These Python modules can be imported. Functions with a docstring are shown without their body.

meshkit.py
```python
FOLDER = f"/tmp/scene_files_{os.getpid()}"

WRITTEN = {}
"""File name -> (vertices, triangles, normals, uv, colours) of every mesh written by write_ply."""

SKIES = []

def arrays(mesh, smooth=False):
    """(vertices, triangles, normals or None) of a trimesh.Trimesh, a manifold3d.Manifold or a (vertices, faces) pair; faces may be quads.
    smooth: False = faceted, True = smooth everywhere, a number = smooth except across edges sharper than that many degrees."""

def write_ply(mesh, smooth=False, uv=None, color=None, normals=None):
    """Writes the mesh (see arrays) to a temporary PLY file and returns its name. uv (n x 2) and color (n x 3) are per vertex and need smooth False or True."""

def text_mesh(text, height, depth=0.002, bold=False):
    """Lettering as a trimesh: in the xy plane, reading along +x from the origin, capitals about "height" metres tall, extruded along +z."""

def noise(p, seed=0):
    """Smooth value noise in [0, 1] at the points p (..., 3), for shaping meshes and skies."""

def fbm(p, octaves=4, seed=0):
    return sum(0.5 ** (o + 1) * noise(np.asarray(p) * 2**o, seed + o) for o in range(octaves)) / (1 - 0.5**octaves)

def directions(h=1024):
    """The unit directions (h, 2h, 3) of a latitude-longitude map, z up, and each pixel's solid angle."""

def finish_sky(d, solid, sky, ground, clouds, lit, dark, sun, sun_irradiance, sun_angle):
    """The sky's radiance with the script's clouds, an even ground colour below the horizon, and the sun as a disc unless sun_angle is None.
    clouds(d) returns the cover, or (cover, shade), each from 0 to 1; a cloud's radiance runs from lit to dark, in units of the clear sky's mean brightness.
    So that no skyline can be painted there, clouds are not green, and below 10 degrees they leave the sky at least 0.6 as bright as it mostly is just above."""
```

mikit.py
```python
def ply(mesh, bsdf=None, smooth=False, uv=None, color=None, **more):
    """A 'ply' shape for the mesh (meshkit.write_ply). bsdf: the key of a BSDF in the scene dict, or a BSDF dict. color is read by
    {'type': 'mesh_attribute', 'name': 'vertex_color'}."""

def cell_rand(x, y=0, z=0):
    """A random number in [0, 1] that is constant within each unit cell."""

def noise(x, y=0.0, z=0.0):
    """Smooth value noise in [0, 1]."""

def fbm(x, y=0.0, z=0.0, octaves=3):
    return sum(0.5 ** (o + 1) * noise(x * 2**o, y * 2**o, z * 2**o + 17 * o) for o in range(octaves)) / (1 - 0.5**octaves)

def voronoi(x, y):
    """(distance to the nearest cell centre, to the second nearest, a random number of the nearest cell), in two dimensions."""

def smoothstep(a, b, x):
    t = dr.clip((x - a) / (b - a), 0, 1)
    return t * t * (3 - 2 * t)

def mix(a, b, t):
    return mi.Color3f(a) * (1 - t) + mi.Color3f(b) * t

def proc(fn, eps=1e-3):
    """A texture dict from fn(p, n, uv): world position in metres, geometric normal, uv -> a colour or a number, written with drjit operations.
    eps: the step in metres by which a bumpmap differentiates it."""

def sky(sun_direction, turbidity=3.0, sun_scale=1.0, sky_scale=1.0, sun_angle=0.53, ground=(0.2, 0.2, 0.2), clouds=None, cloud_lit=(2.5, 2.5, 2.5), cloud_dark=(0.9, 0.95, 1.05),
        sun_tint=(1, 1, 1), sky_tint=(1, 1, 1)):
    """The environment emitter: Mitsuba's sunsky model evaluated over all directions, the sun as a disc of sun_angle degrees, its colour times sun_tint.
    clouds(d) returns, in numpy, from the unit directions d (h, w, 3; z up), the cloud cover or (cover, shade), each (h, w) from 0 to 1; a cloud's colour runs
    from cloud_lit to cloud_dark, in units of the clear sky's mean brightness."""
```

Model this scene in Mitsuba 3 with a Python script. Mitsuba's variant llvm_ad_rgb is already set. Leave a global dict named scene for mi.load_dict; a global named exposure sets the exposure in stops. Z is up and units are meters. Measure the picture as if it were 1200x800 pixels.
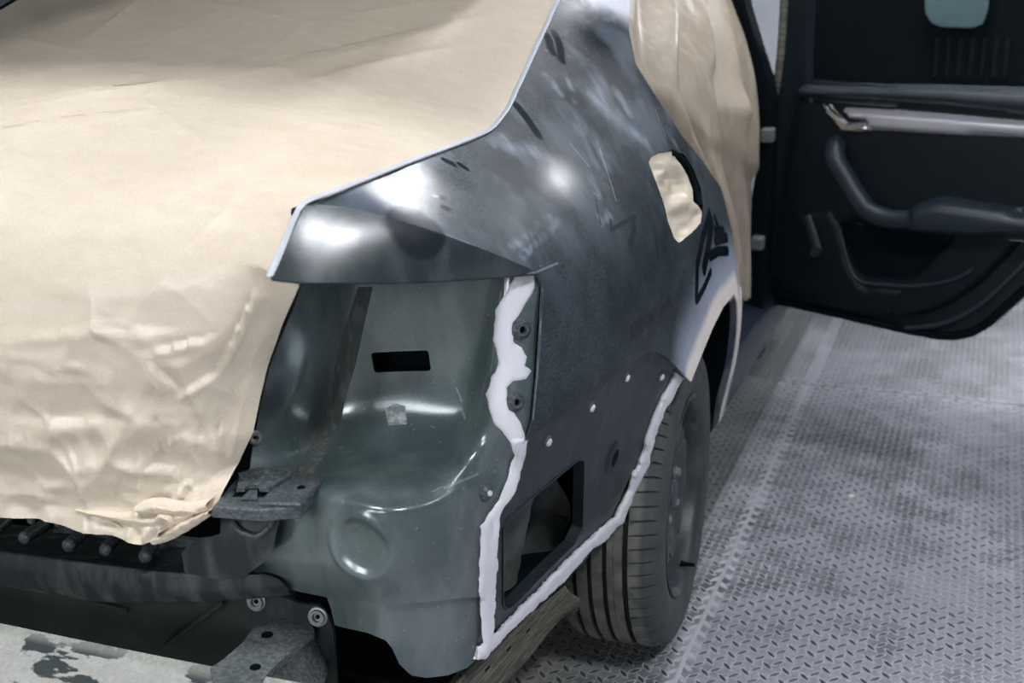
import math, random
import numpy as np, trimesh, mitsuba as mi, drjit as dr, mikit, meshkit, manifold3d as m3
from shapely.geometry import Polygon, Point, LineString
from shapely import contains_xy
from scipy.interpolate import RBFInterpolator, LinearNDInterpolator, PchipInterpolator, CubicSpline
from scipy.spatial import Delaunay, cKDTree
T = mi.ScalarTransform4f
random.seed(7); rng = np.random.default_rng(7)
scene, labels = {}, {}
A = lambda *a: np.array(a, float)

# ------------------------------------------------------------------ camera, light, exposure
# world: x to the car's right, y forward (0 = rear axle), z up, metres
FPX, YAW, PITCH, ROLL, EYE = 1497.0, -0.3579, 0.29785, -0.0123, A(1.3929, -2.4067, 1.4002)
_f = A(math.sin(YAW)*math.cos(PITCH), math.cos(YAW)*math.cos(PITCH), -math.sin(PITCH))
_r = A(math.cos(YAW), -math.sin(YAW), 0); _u = np.cross(_r, _f)
_r = math.cos(ROLL)*_r + math.sin(ROLL)*_u; _u = np.cross(_r, _f)
scene['camera'] = {'type': 'thinlens', 'fov': math.degrees(2*math.atan(600/FPX)), 'fov_axis': 'x',
    'to_world': T().look_at(origin=EYE.tolist(), target=(EYE+_f).tolist(), up=_u.tolist()),
    'aperture_radius': 0.0052, 'focus_distance': 2.0, 'near_clip': 0.05, 'far_clip': 60.0}
exposure = -0.05
AMB = 0.10
scene['room_light'] = {'type': 'constant', 'radiance': {'type': 'rgb', 'value': [0.008, 0.011, 0.013]}}
LAMPS = [  # ceiling fittings: key, label, centre, half length along x, half width along y, radiance
    ('over the aisle behind the car on its right', (2.5, -1.88, 3.2), .17, .36, 95.0),
    ('over the right rear door', (1.13, 1.35, 3.2), .08, .75, 66.0),
    ('far ahead of the car', (2.0, 7.1, 3.2), .26, .45, 105.0),
    ('behind the car over its boot', (-.15, -1.95, 3.6), .60, .26, 36.0),
    ('over the aisle beside the rear wheel', (3.0, .5, 3.2), .16, .75, 17.0),
    ('over the aisle beside the front door', (3.6, 3.2, 3.2), .16, .75, 14.0),
]
FILL_PANELS = [('left', -1.6, 2.1), ('right', 1.0, 2.1)]   # added fill panels, not known lamps of the room: x, z
FILL_RAD = 11.5

# ------------------------------------------------------------------ helpers
def ray(q):
    return _f*FPX + (q[0]-600)*_r + (400-q[1])*_u
def at(px, py, x=None, y=None, z=None):
    """the point of the given plane that the photograph shows at this pixel"""
    d = ray((px, py)); k, v = (0, x) if x is not None else (1, y) if y is not None else (2, z)
    return EYE + d*(v-EYE[k])/d[k]
def project(P):
    d = np.asarray(P, float)-EYE; zz = d@_f
    return np.stack([600+FPX*(d@_r)/zz, 400-FPX*(d@_u)/zz], -1)
def bsdf(d): return {'type': 'twosided', 'b': d}
def rgb(*c): return {'type': 'rgb', 'value': list(c)}
def proc(fn, **k): return mikit.proc(fn, **k)
def princ(color, rough=0.5, metallic=0.0, spec=0.5, **k):
    return bsdf({'type': 'principled', 'base_color': color if isinstance(color, dict) else rgb(*color), 'roughness': rough, 'metallic': metallic, 'specular': spec, **k})
def numbered(key):
    if key not in scene: return key
    n = 1
    while f'{key}_{n:03d}' in scene: n += 1
    return f'{key}_{n:03d}'
def obj(name, mesh, mat, parent=None, smooth=30, label=None, category=None, group=None, kind=None, **k):
    key = numbered((parent + '__' if parent else '') + name)
    scene[key] = mikit.ply(mesh, mat, smooth=smooth, **k)
    tag(key, label, category, group, kind)
    return key
def tag(key, label=None, category=None, group=None, kind=None):
    d = {k: v for k, v in dict(label=label, category=category, group=group, kind=kind).items() if v}
    if d: labels[key] = d
def tm(v, f): return trimesh.Trimesh(np.asarray(v, float), np.asarray(f, int), process=False)
def tri_grid(n, m):
    i, j = np.meshgrid(np.arange(n-1), np.arange(m-1), indexing='ij'); a = (i*m+j).ravel()
    return np.vstack([np.stack([a, a+m, a+m+1], 1), np.stack([a, a+m+1, a+1], 1)])
def vnormals(v, f):
    n = np.zeros_like(v); c = np.cross(v[f[:, 1]]-v[f[:, 0]], v[f[:, 2]]-v[f[:, 0]])
    for k in range(3): np.add.at(n, f[:, k], c)
    return n/np.maximum(np.linalg.norm(n, axis=1, keepdims=True), 1e-12)
def face_eye(v, f):
    """turn an open sheet so that its front is the side towards the viewer's side of the car"""
    c = np.cross(v[f[:, 1]]-v[f[:, 0]], v[f[:, 2]]-v[f[:, 0]]); m = v[f].mean(1)
    return f if ((EYE-m)*c).sum() > 0 else f[:, ::-1]
def shell(v, f, t):
    """give the sheet thickness t behind its front"""
    v = np.asarray(v, float); f = face_eye(v, np.asarray(f)); n = vnormals(v, f); N = len(v)
    w = v - n*(t if np.isscalar(t) else np.asarray(t)[:, None])
    e = np.vstack([f[:, [0, 1]], f[:, [1, 2]], f[:, [2, 0]]]); key = {tuple(x) for x in e.tolist()}
    b = np.array([x for x in e.tolist() if (x[1], x[0]) not in key])
    side = np.vstack([np.stack([b[:, 1], b[:, 0], b[:, 0]+N], 1), np.stack([b[:, 1], b[:, 0]+N, b[:, 1]+N], 1)])
    return tm(np.vstack([v, w]), np.vstack([f, f[:, ::-1]+N, side]))
def interp1(P, n, kind='pchip', t=None):
    P = np.asarray(P, float)
    if len(P) == 2: return P[0]+(P[1]-P[0])*np.linspace(0, 1, n)[:, None]
    t0 = np.r_[0, np.cumsum(np.linalg.norm(np.diff(P, axis=0), axis=1))] if t is None else np.asarray(t, float)
    F = (PchipInterpolator if kind == 'pchip' else CubicSpline)(t0, P, axis=0)
    return F(np.linspace(t0[0], t0[-1], n))
def net(C, n, m, ku='pchip', kv='pchip'):
    """smooth surface through the rows of points C[row][column], n x m points"""
    C = np.asarray(C, float)
    u = np.arange(C.shape[0]); v = np.arange(C.shape[1])
    K = dict(pchip=PchipInterpolator, cubic=CubicSpline)
    B = K[kv](v, C, axis=1)(np.linspace(0, v[-1], m)) if len(v) > 2 else C[:, :1]+(C[:, 1:]-C[:, :1])*np.linspace(0, 1, m)[None, :, None]
    return K[ku](u, B, axis=0)(np.linspace(0, u[-1], n)) if len(u) > 2 else B[:1]+(B[1:]-B[:1])*np.linspace(0, 1, n)[:, None, None]
class Surf:
    """lookup on a built sheet: where on it does the photograph show a pixel"""
    def __init__(s, v, f):
        s.v, s.f = np.asarray(v, float), face_eye(np.asarray(v, float), f); s.n = vnormals(s.v, s.f)
        q = project(s.v); s.L = LinearNDInterpolator(q, np.hstack([s.v, s.n])); s.kd = cKDTree(q)
    def hit(s, q):
        q = np.atleast_2d(np.asarray(q, float)); o = s.L(q); bad = np.isnan(o[:, 0])
        if bad.any():
            i = s.kd.query(q[bad])[1]; o[bad] = np.hstack([s.v[i], s.n[i]])
            for k in np.nonzero(bad)[0]:
                d = ray(q[k]); nn = o[k, 3:]; o[k, :3] = EYE + d*((o[k, :3]-EYE)@nn)/(d@nn)
        return o[:, :3], o[:, 3:]/np.linalg.norm(o[:, 3:], axis=1, keepdims=True)
def densify(P, step):
    P = np.asarray(P, float); out = []
    for a, b in zip(P[:-1], P[1:]):
        k = max(1, int(np.ceil(np.linalg.norm(b-a)/step))); out += [a+(b-a)*i/k for i in range(k)]
    return np.array(out+[P[-1]])
def fill2d(ring, step, holes=(), extra=None):
    """triangulate a polygon in 2D with inner points every step"""
    rings = [densify(np.vstack([r, r[:1]]), step)[:-1] for r in [np.asarray(ring, float), *[np.asarray(h, float) for h in holes]]]
    pg = Polygon(rings[0], rings[1:]).buffer(0); x0, y0, x1, y1 = pg.bounds
    gx, gy = np.meshgrid(np.arange(x0, x1, step), np.arange(y0, y1, step)); gx = gx+(np.arange(len(gx))%2)[:, None]*step/2
    inn = pg.buffer(-0.4*step); k = contains_xy(inn, gx.ravel(), gy.ravel())
    pts = np.vstack(rings+[np.stack([gx.ravel()[k], gy.ravel()[k]], 1)]+([extra] if extra is not None else []))
    tri = Delaunay(pts).simplices; c = pts[tri].mean(1); tri = tri[contains_xy(pg, c[:, 0], c[:, 1])]
    a = pts[tri]; e1, e2 = a[:, 1]-a[:, 0], a[:, 2]-a[:, 0]; area = e1[:, 0]*e2[:, 1]-e1[:, 1]*e2[:, 0]; tri = tri[np.abs(area) > 1e-9*step]
    used = np.unique(tri); re = -np.ones(len(pts), int); re[used] = np.arange(len(used))
    return pts[used], re[tri], pg
def patch(surf, ring, h, step=3.0, lift=0.0, base=0.001, dome=6.0, rough=0.0, seed=0):
    """a domed layer of height h on a sheet, outlined in the photograph"""
    p, f, pg = fill2d(ring, step); P, N = surf.hit(p)
    d = np.array([pg.exterior.distance(Point(*x)) for x in p]); g = np.clip(d/dome, 0, 1); g = np.sqrt(1-(1-g)**2)
    hh = h*(0.12+0.88*g)
    if rough: hh = hh*(1+rough*(2*meshkit.fbm(P*np.array([120, 120, 40.]), 3, seed)-1)*(g > 0))
    return shell(P+N*(lift+hh)[:, None], f, hh+lift+base)
def extrude(ring, t, holes=()):
    m = trimesh.creation.extrude_polygon(Polygon(ring, holes), t, engine='earcut'); return m
def rbox(lx, ly, lz, r=0.004, seg=2):
    s = trimesh.creation.icosphere(subdivisions=seg-1, radius=r).vertices
    c = np.array([[x, y, z] for x in (-1, 1) for y in (-1, 1) for z in (-1, 1)])*(np.array([lx, ly, lz])/2-r)
    return trimesh.convex.convex_hull((c[:, None]+s[None]).reshape(-1, 3))
def lathe(prof, n=48):
    """revolve (radius, height) about z"""
    return trimesh.creation.revolve(np.asarray(prof, float), sections=n)
def frame(o, w, up=(0, 0, 1)):
    w = np.asarray(w, float)/np.linalg.norm(w); up = (0, 1, 0) if abs(np.dot(up, w)) > .999*np.linalg.norm(up) else up; u = np.cross(up, w); u /= np.linalg.norm(u); M = np.eye(4)
    M[:3, :4] = np.stack([u, np.cross(w, u), w, np.asarray(o, float)], 1); return M
def put(m, M): m = m.copy(); m.apply_transform(M); return m
def sweep(path, prof, up=(0, 0, 1), closed=True):
    """sweep a 2D section (side, up) along a path"""
    P = np.asarray(path, float); t = np.gradient(P, axis=0); t /= np.linalg.norm(t, axis=1, keepdims=True)
    s = np.cross(t, np.asarray(up, float)); s /= np.linalg.norm(s, axis=1, keepdims=True); w = np.cross(s, t)
    prof = np.asarray(prof, float); k = len(prof)
    v = (P[:, None]+s[:, None]*prof[None, :, :1]+w[:, None]*prof[None, :, 1:]).reshape(-1, 3); n = len(P); F = []
    for i in range(n-1):
        for j in range(k): a, b = i*k+j, i*k+(j+1)%k; F += [[a, b, b+k], [a, b+k, a+k]]
    c0, c1 = P[0], P[-1]; v = np.vstack([v, v[:k].mean(0), v[-k:].mean(0)])
    for j in range(k): F += [[len(v)-2, (j+1)%k, j], [len(v)-1, (n-1)*k+j, (n-1)*k+(j+1)%k]]
    m = tm(v, F); trimesh.repair.fix_normals(m); return m
def circle(r, n=12): a = np.arange(n)*2*np.pi/n; return np.stack([r*np.cos(a), r*np.sin(a)], 1)
def man(m): return m3.Manifold(m3.Mesh(np.asarray(m.vertices, np.float32), np.asarray(m.faces, np.uint32)))
def cat(*ms): return trimesh.util.concatenate([m if isinstance(m, trimesh.Trimesh) else tm(*m) for m in ms])
def ridged(p, seed=0): return 1-abs(2*meshkit.noise(p, seed)-1)

# ------------------------------------------------------------------ the side of the car: x as a function of (y, z)
HATCH = [((690,-60),.575),((672,-30),.598),((655,0),.62),((640,33),.636),((622,72),.655),((603,113),.675),((590,138),.688),((575,155),.70),((550,166),.70),((500,184),.693),((450,204),.68),((400,224),.662),((357,241),.641)]
CREASE = [((357,241),.641),((400,243),.675),((440,252),.712),((480,262),.745),((520,275),.778),((558,289),.807)]
SEAM = [((558,289),.807),((595,304),.83),((630,319),.850),((636,335),.851),((634,380),.853),((630,440),.855),((625,490),.853),((617,516),.850)]
LOWER = [((617,516),.850),((650,492),.868),((692,462),.885),((742,425),.903),((757,414),.906),((768,411),.908),((780,417),.911),((795,431),.915),((810,447),.92)]
ARCH = [((810,447),.92),((822,417),.921),((835,385),.921),((848,359),.92),((856,350),.918)]
ARCHF = [A(.914,.235,.690), A(.910,.30,.655), A(.905,.345,.60), A(.898,.375,.54), A(.888,.392,.47), A(.873,.400,.40), A(.86,.402,.33)]
DOORF = [A(.855,.50,.33), A(.872,.478,.40), A(.886,.462,.47), A(.893,.450,.54), A(.897,.436,.60), A(.899,.42,.655)]
DOORE = [((865,330),.893),((858,270),.884),((845,220),.87),((823,188),.845),((800,160),.82),((770,115),.787),((745,75),.76),((737,35),.742),((738,0),.72),((742,-40),.695)]
pts = []
for L in (HATCH, CREASE, SEAM, LOWER, ARCH, DOORE): pts += [at(*q, x=x) for q, x in L]
pts += ARCHF + DOORF
pts += [A(.84,-.85,1.0), A(.868,-.6,.93), A(.82,-.6,1.03), A(.765,-.6,1.09), A(.79,-.3,1.09), A(.74,-.3,1.165), A(.845,-.3,1.0), A(.885,-.3,.88), A(.895,-.5,.78),
        A(.905,-.2,.76), A(.905,0,.80), A(.855,0,1.0), A(.80,0,1.09), A(.905,.2,.80), A(.88,.2,.90), A(.70,-.1,1.25), A(.912,.15,.735), A(.872,-.78,.85), A(.80,-.85,1.06)]
pts = np.array(pts); pts = pts[np.unique(np.round(pts[:, 1:], 4), axis=0, return_index=True)[1]]
_rbf = RBFInterpolator(pts[:, 1:], pts[:, 0], kernel='thin_plate_spline', smoothing=8e-3)
side_x = lambda yz: _rbf(np.atleast_2d(yz))
def on_side(q, guess=None):
    """first crossing of the pixel's ray with the side of the car"""
    d = ray(q); y = np.linspace(-1.35, .75, 700); P = EYE+d*((y-EYE[1])/d[1])[:, None]
    if guess is not None: k = np.abs(P[:, 0]-guess) < .06; P = P[k]
    g = P[:, 0]-side_x(P[:, 1:]); i = np.nonzero((g[:-1] > 0) != (g[1:] > 0))[0]
    if not len(i): return P[np.abs(g).argmin()]
    i = i[0]; t = g[i]/(g[i]-g[i+1]); return P[i]+(P[i+1]-P[i])*t
def trace(L, step=4):
    q = np.array([list(a)+[x] for a, x in L]); q = densify(q, step); return np.array([on_side(a[:2], a[2]) for a in q])
hatch3, crease3, seam3, lower3, arch3, doore3 = (trace(L) for L in (HATCH, CREASE, SEAM, LOWER, ARCH, DOORE))
ring3 = np.vstack([hatch3[:-1], crease3[:-1], seam3[:-1], lower3[:-1], arch3, densify(np.array(ARCHF), .01), densify(np.array(DOORF), .01), doore3])

# ------------------------------------------------------------------ materials
N, FB, SS, MIX = mikit.noise, mikit.fbm, mikit.smoothstep, mikit.mix
def segs_mask(p, segs, width, soft):
    """1 near any of the 3D line pieces (a, b, half width), 0 away from them"""
    best = mi.Float(9.0)
    for a, b, w in segs:
        ax, bx = mi.Vector3f(*map(float, a)), mi.Vector3f(*map(float, b)); ab = bx-ax; L2 = float(np.dot(b-a, b-a))+1e-9
        t = dr.clip(dr.dot(mi.Vector3f(p)-ax, ab)/L2, 0, 1); d = dr.norm(mi.Vector3f(p)-(ax+ab*t))/(w*width)
        best = dr.minimum(best, d)
    return 1-SS(1-soft, 1+soft, best)
def pl(L, w, closed=False):
    """polyline on the side of the car -> pieces for segs_mask"""
    P = [on_side(q) for q in L]; return [(a, b, w) for a, b in zip(P[:-1], P[1:])]
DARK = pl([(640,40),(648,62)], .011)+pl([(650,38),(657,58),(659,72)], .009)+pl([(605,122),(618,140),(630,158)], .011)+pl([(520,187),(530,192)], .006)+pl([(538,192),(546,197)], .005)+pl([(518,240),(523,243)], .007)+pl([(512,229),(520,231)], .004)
SCUFF = pl([(700,95),(705,112),(722,135)], .018)+pl([(692,112),(708,128)], .014)+pl([(735,130),(722,110)], .012)+pl([(665,95),(672,118)], .006)+pl([(783,155),(792,170)], .010)+pl([(640,60),(690,72)], .004)+pl([(600,290),(645,255)], .007)+pl([(612,300),(655,258)], .006)+pl([(680,180),(700,225)], .010)+pl([(660,130),(690,160),(705,190)], .02)+pl([(735,150),(760,170)], .012)+pl([(705,255),(715,250)], .010)+pl([(590,170),(640,180)], .016)+pl([(575,165),(595,160)], .012)+pl([(640,90),(655,110)], .008)
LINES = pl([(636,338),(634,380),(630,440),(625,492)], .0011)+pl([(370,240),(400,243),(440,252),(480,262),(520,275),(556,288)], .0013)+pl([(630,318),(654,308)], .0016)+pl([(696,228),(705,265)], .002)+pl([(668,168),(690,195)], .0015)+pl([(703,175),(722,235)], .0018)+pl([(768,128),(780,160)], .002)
DRIP = pl([(718,268),(745,253)], .004)+pl([(742,255),(744,270),(738,285)], .006)+pl([(769,278),(771,300)], .005)+pl([(697,230),(704,262)], .003)+pl([(716,258),(716,270)], .004)+pl([(740,390),(752,380)], .012)+pl([(752,378),(765,372)], .010)+pl([(775,365),(785,352)], .008)
STROKE = pl([(832,250),(823,280),(817,310),(816,350)], 0.0111)+pl([(834,258),(830,290),(825,315)], 0.0143)+pl([(838,270),(848,270)], 0.0097)+pl([(838,282),(852,278)], 0.0111)+pl([(832,300),(842,294),(853,294)], 0.0111)+pl([(817,352),(826,335),(833,318)], 0.0078)+pl([(838,256),(842,268)], 0.0104)
CREAM = [(a, b, 1.0) for a, b in zip(arch3[:-6:6], arch3[6::6])]+[(a, b, 1.0) for a, b in zip([arch3[-1]]+ARCHF[:-1], ARCHF)]+[(a, b, 1.0) for a, b in zip(DOORF[2:-1], DOORF[3:])]
TOPP = [(on_side((738,-40)), on_side((700,-30)), 1.0), (on_side((739,5)), on_side((715,0)), 1.0)]
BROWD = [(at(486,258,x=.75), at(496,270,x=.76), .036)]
def paint(p, n, uv):
    g = N(p.x*300, p.y*300, p.z*300); big = FB(p.x*7, p.y*7, p.z*7, octaves=4); med = FB(p.x*30, p.y*30+3, p.z*30, octaves=3)
    c = MIX((.008,.014,.018), (.030,.043,.051), SS(.25, .80, big*.7+med*.3))
    g2 = N(p.x*900+9, p.y*900, p.z*900); c = c*(.30+.9*g+.5*g2)
    upper = SS(.86, 1.10, p.z); dust = SS(.42, .72, FB(p.x*16+5, p.y*16, p.z*9, octaves=4))
    c = MIX(c, (.085,.108,.135), upper*dust*.7)
    sc = segs_mask(p+mi.Vector3f(med*.03-.015, big*.03-.015, med*.04-.02), SCUFF, 1.0, .9)
    c = MIX(c, (.20,.24,.29), sc*SS(.25, .75, FB(p.x*38+p.z*20, p.y*38-p.z*20, p.z*14, octaves=4))*.75)
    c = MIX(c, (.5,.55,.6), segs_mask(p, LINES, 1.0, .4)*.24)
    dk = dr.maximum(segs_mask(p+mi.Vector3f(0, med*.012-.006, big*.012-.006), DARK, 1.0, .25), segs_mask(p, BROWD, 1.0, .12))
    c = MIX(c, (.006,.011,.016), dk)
    c = MIX(c, (.008,.010,.013), segs_mask(p+mi.Vector3f(0, med*.006-.003, 0), DRIP, 1.0, .5)*.85)
    d = segs_mask(p+mi.Vector3f(0, big*.04-.02, med*.02-.01), CREAM, .105, .6); c = MIX(c, (.30,.34,.42), d*.85)
    d = segs_mask(p+mi.Vector3f(0, med*.014-.007, big*.02-.01), CREAM, .043, .35); c = MIX(c, (.68,.62,.56), d)
    d = segs_mask(p+mi.Vector3f(0, med*.05-.025, big*.04-.02), TOPP, .055, .6); c = MIX(c, (.62,.64,.70), d)
    c = MIX(c, (.003,.005,.009), segs_mask(p, STROKE, 1.0, .18))
    return c
POL = pl([(648,216),(662,205)], .045)+pl([(440,243),(470,230),(520,196)], .05)+pl([(690,30),(725,-5)], .06)
def paint_rough(p, n, uv):
    med = FB(p.x*30, p.y*30+3, p.z*30, octaves=2); big = FB(p.x*7, p.y*7, p.z*7, octaves=3)
    dk = segs_mask(p+mi.Vector3f(0, med*.012-.006, big*.012-.006), DARK, 1.0, .25)
    return dr.maximum(mi.Float(.44+.10*med-.16*segs_mask(p, POL[:1], 1.0, .8)-.24*segs_mask(p, POL[1:], 1.0, .8)-.26*dr.maximum(dk, segs_mask(p, STROKE, 1.0, .18))), .16)
def dusty(base, dust, amount, sx=40., sz=12., lo=.45, hi=.75, fine=300.):
    def fn(p, n, uv):
        f = FB(p.x*sx, p.y*sx, p.z*sz, octaves=4); g = N(p.x*fine, p.y*fine, p.z*fine)
        return MIX(base, dust, SS(lo, hi, f)*amount*(.6+.8*g))
    return proc(fn)
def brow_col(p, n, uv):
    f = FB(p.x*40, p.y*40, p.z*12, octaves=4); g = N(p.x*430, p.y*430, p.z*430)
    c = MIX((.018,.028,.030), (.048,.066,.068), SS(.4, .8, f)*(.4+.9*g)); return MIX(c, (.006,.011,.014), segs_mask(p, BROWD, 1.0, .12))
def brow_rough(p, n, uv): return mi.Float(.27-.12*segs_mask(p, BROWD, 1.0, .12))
def recess_paint(p, n, uv):
    f = FB(p.x*22, p.y*22, p.z*9, octaves=4); g = N(p.x*700, p.y*700, p.z*700); st = FB(p.x*60, p.y*60, p.z*4, octaves=3)
    low = 1-SS(.60, .74, p.z)
    c = MIX((.070,.102,.104), (.140,.176,.178), SS(.3, .75, f)); c = c*(.86+.28*g)
    c = MIX(c, (.135,.150,.145), low*SS(.5, .78, st)*.5)
    sp = SS(.90, .95, N(p.x*170, p.y*170, p.z*170)); c = MIX(c, (.30,.33,.33), sp*.5)
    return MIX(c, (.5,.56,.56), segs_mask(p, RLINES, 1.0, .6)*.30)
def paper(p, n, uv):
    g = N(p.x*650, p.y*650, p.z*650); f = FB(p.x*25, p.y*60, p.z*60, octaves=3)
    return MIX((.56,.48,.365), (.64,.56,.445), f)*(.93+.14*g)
def beam_paint(p, n, uv):
    f = FB(p.x*18+4, p.y*36, p.z*26, octaves=5); g = N(p.x*260, p.y*260, p.z*260); edge = SS(-1.178, -1.160, p.y)
    c = MIX((.42,.42,.385), (.27,.28,.25), g*.6+.4*f); c = MIX(c, (.20,.22,.18), edge*.55*(.5+g))
    return MIX(c, (.035,.045,.045), SS(.60, .64, f)*(1-edge*.6))
LA, LB, LO, LS = A(.0383, -.0086), A(0, -.0462), A(.6098, -.1628), A(.0192, .017)
def lug_ring(p):
    """elliptic distance to the nearest lug of the plate (1 = its outline)"""
    best = mi.Float(9.)
    det = LA[0]*LB[1]-LA[1]*LB[0]
    for off, ang in ((LO, math.atan2(-.0217, .0176)), (LO+LS, math.atan2(.0172, .0140))):
        x, y = p.x-float(off[0]), p.y-float(off[1])
        u, v = (x*float(LB[1])-y*float(LB[0]))/float(det), (y*float(LA[0])-x*float(LA[1]))/float(det)
        u, v = u-dr.floor(u+.5), v-dr.floor(v+.5); X, Y = u*float(LA[0])+v*float(LB[0]), u*float(LA[1])+v*float(LB[1])
        c, s_ = math.cos(ang), math.sin(ang); best = dr.minimum(best, dr.sqrt(dr.square((X*c+Y*s_)/.0135)+dr.square((Y*c-X*s_)/.0046)))
    return best
def floor_paint(p, n, uv):
    f = FB(p.x*1.6+3, p.y*1.6, 0.0, octaves=4); h = FB(p.x*14, p.y*14, 3.0, octaves=4); g = N(p.x*260, p.y*260, 0.0)
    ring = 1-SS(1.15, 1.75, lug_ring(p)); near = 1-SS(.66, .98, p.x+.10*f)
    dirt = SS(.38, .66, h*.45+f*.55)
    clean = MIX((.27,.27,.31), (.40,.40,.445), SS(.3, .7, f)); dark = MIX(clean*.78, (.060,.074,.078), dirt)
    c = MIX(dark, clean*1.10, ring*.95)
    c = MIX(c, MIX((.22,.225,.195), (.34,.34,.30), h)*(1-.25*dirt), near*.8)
    return c*(.84+.32*g)
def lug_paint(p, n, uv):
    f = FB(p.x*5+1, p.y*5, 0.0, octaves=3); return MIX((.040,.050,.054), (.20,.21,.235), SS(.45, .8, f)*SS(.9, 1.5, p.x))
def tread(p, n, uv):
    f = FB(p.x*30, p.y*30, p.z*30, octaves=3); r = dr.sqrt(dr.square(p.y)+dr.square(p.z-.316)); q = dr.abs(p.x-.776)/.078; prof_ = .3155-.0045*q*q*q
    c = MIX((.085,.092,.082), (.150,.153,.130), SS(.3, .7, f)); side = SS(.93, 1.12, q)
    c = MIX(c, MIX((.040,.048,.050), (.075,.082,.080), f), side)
    return MIX(c, (.010,.012,.012), SS(.0016, .0030, prof_-r)*(1-SS(1.04, 1.10, q)))
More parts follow.
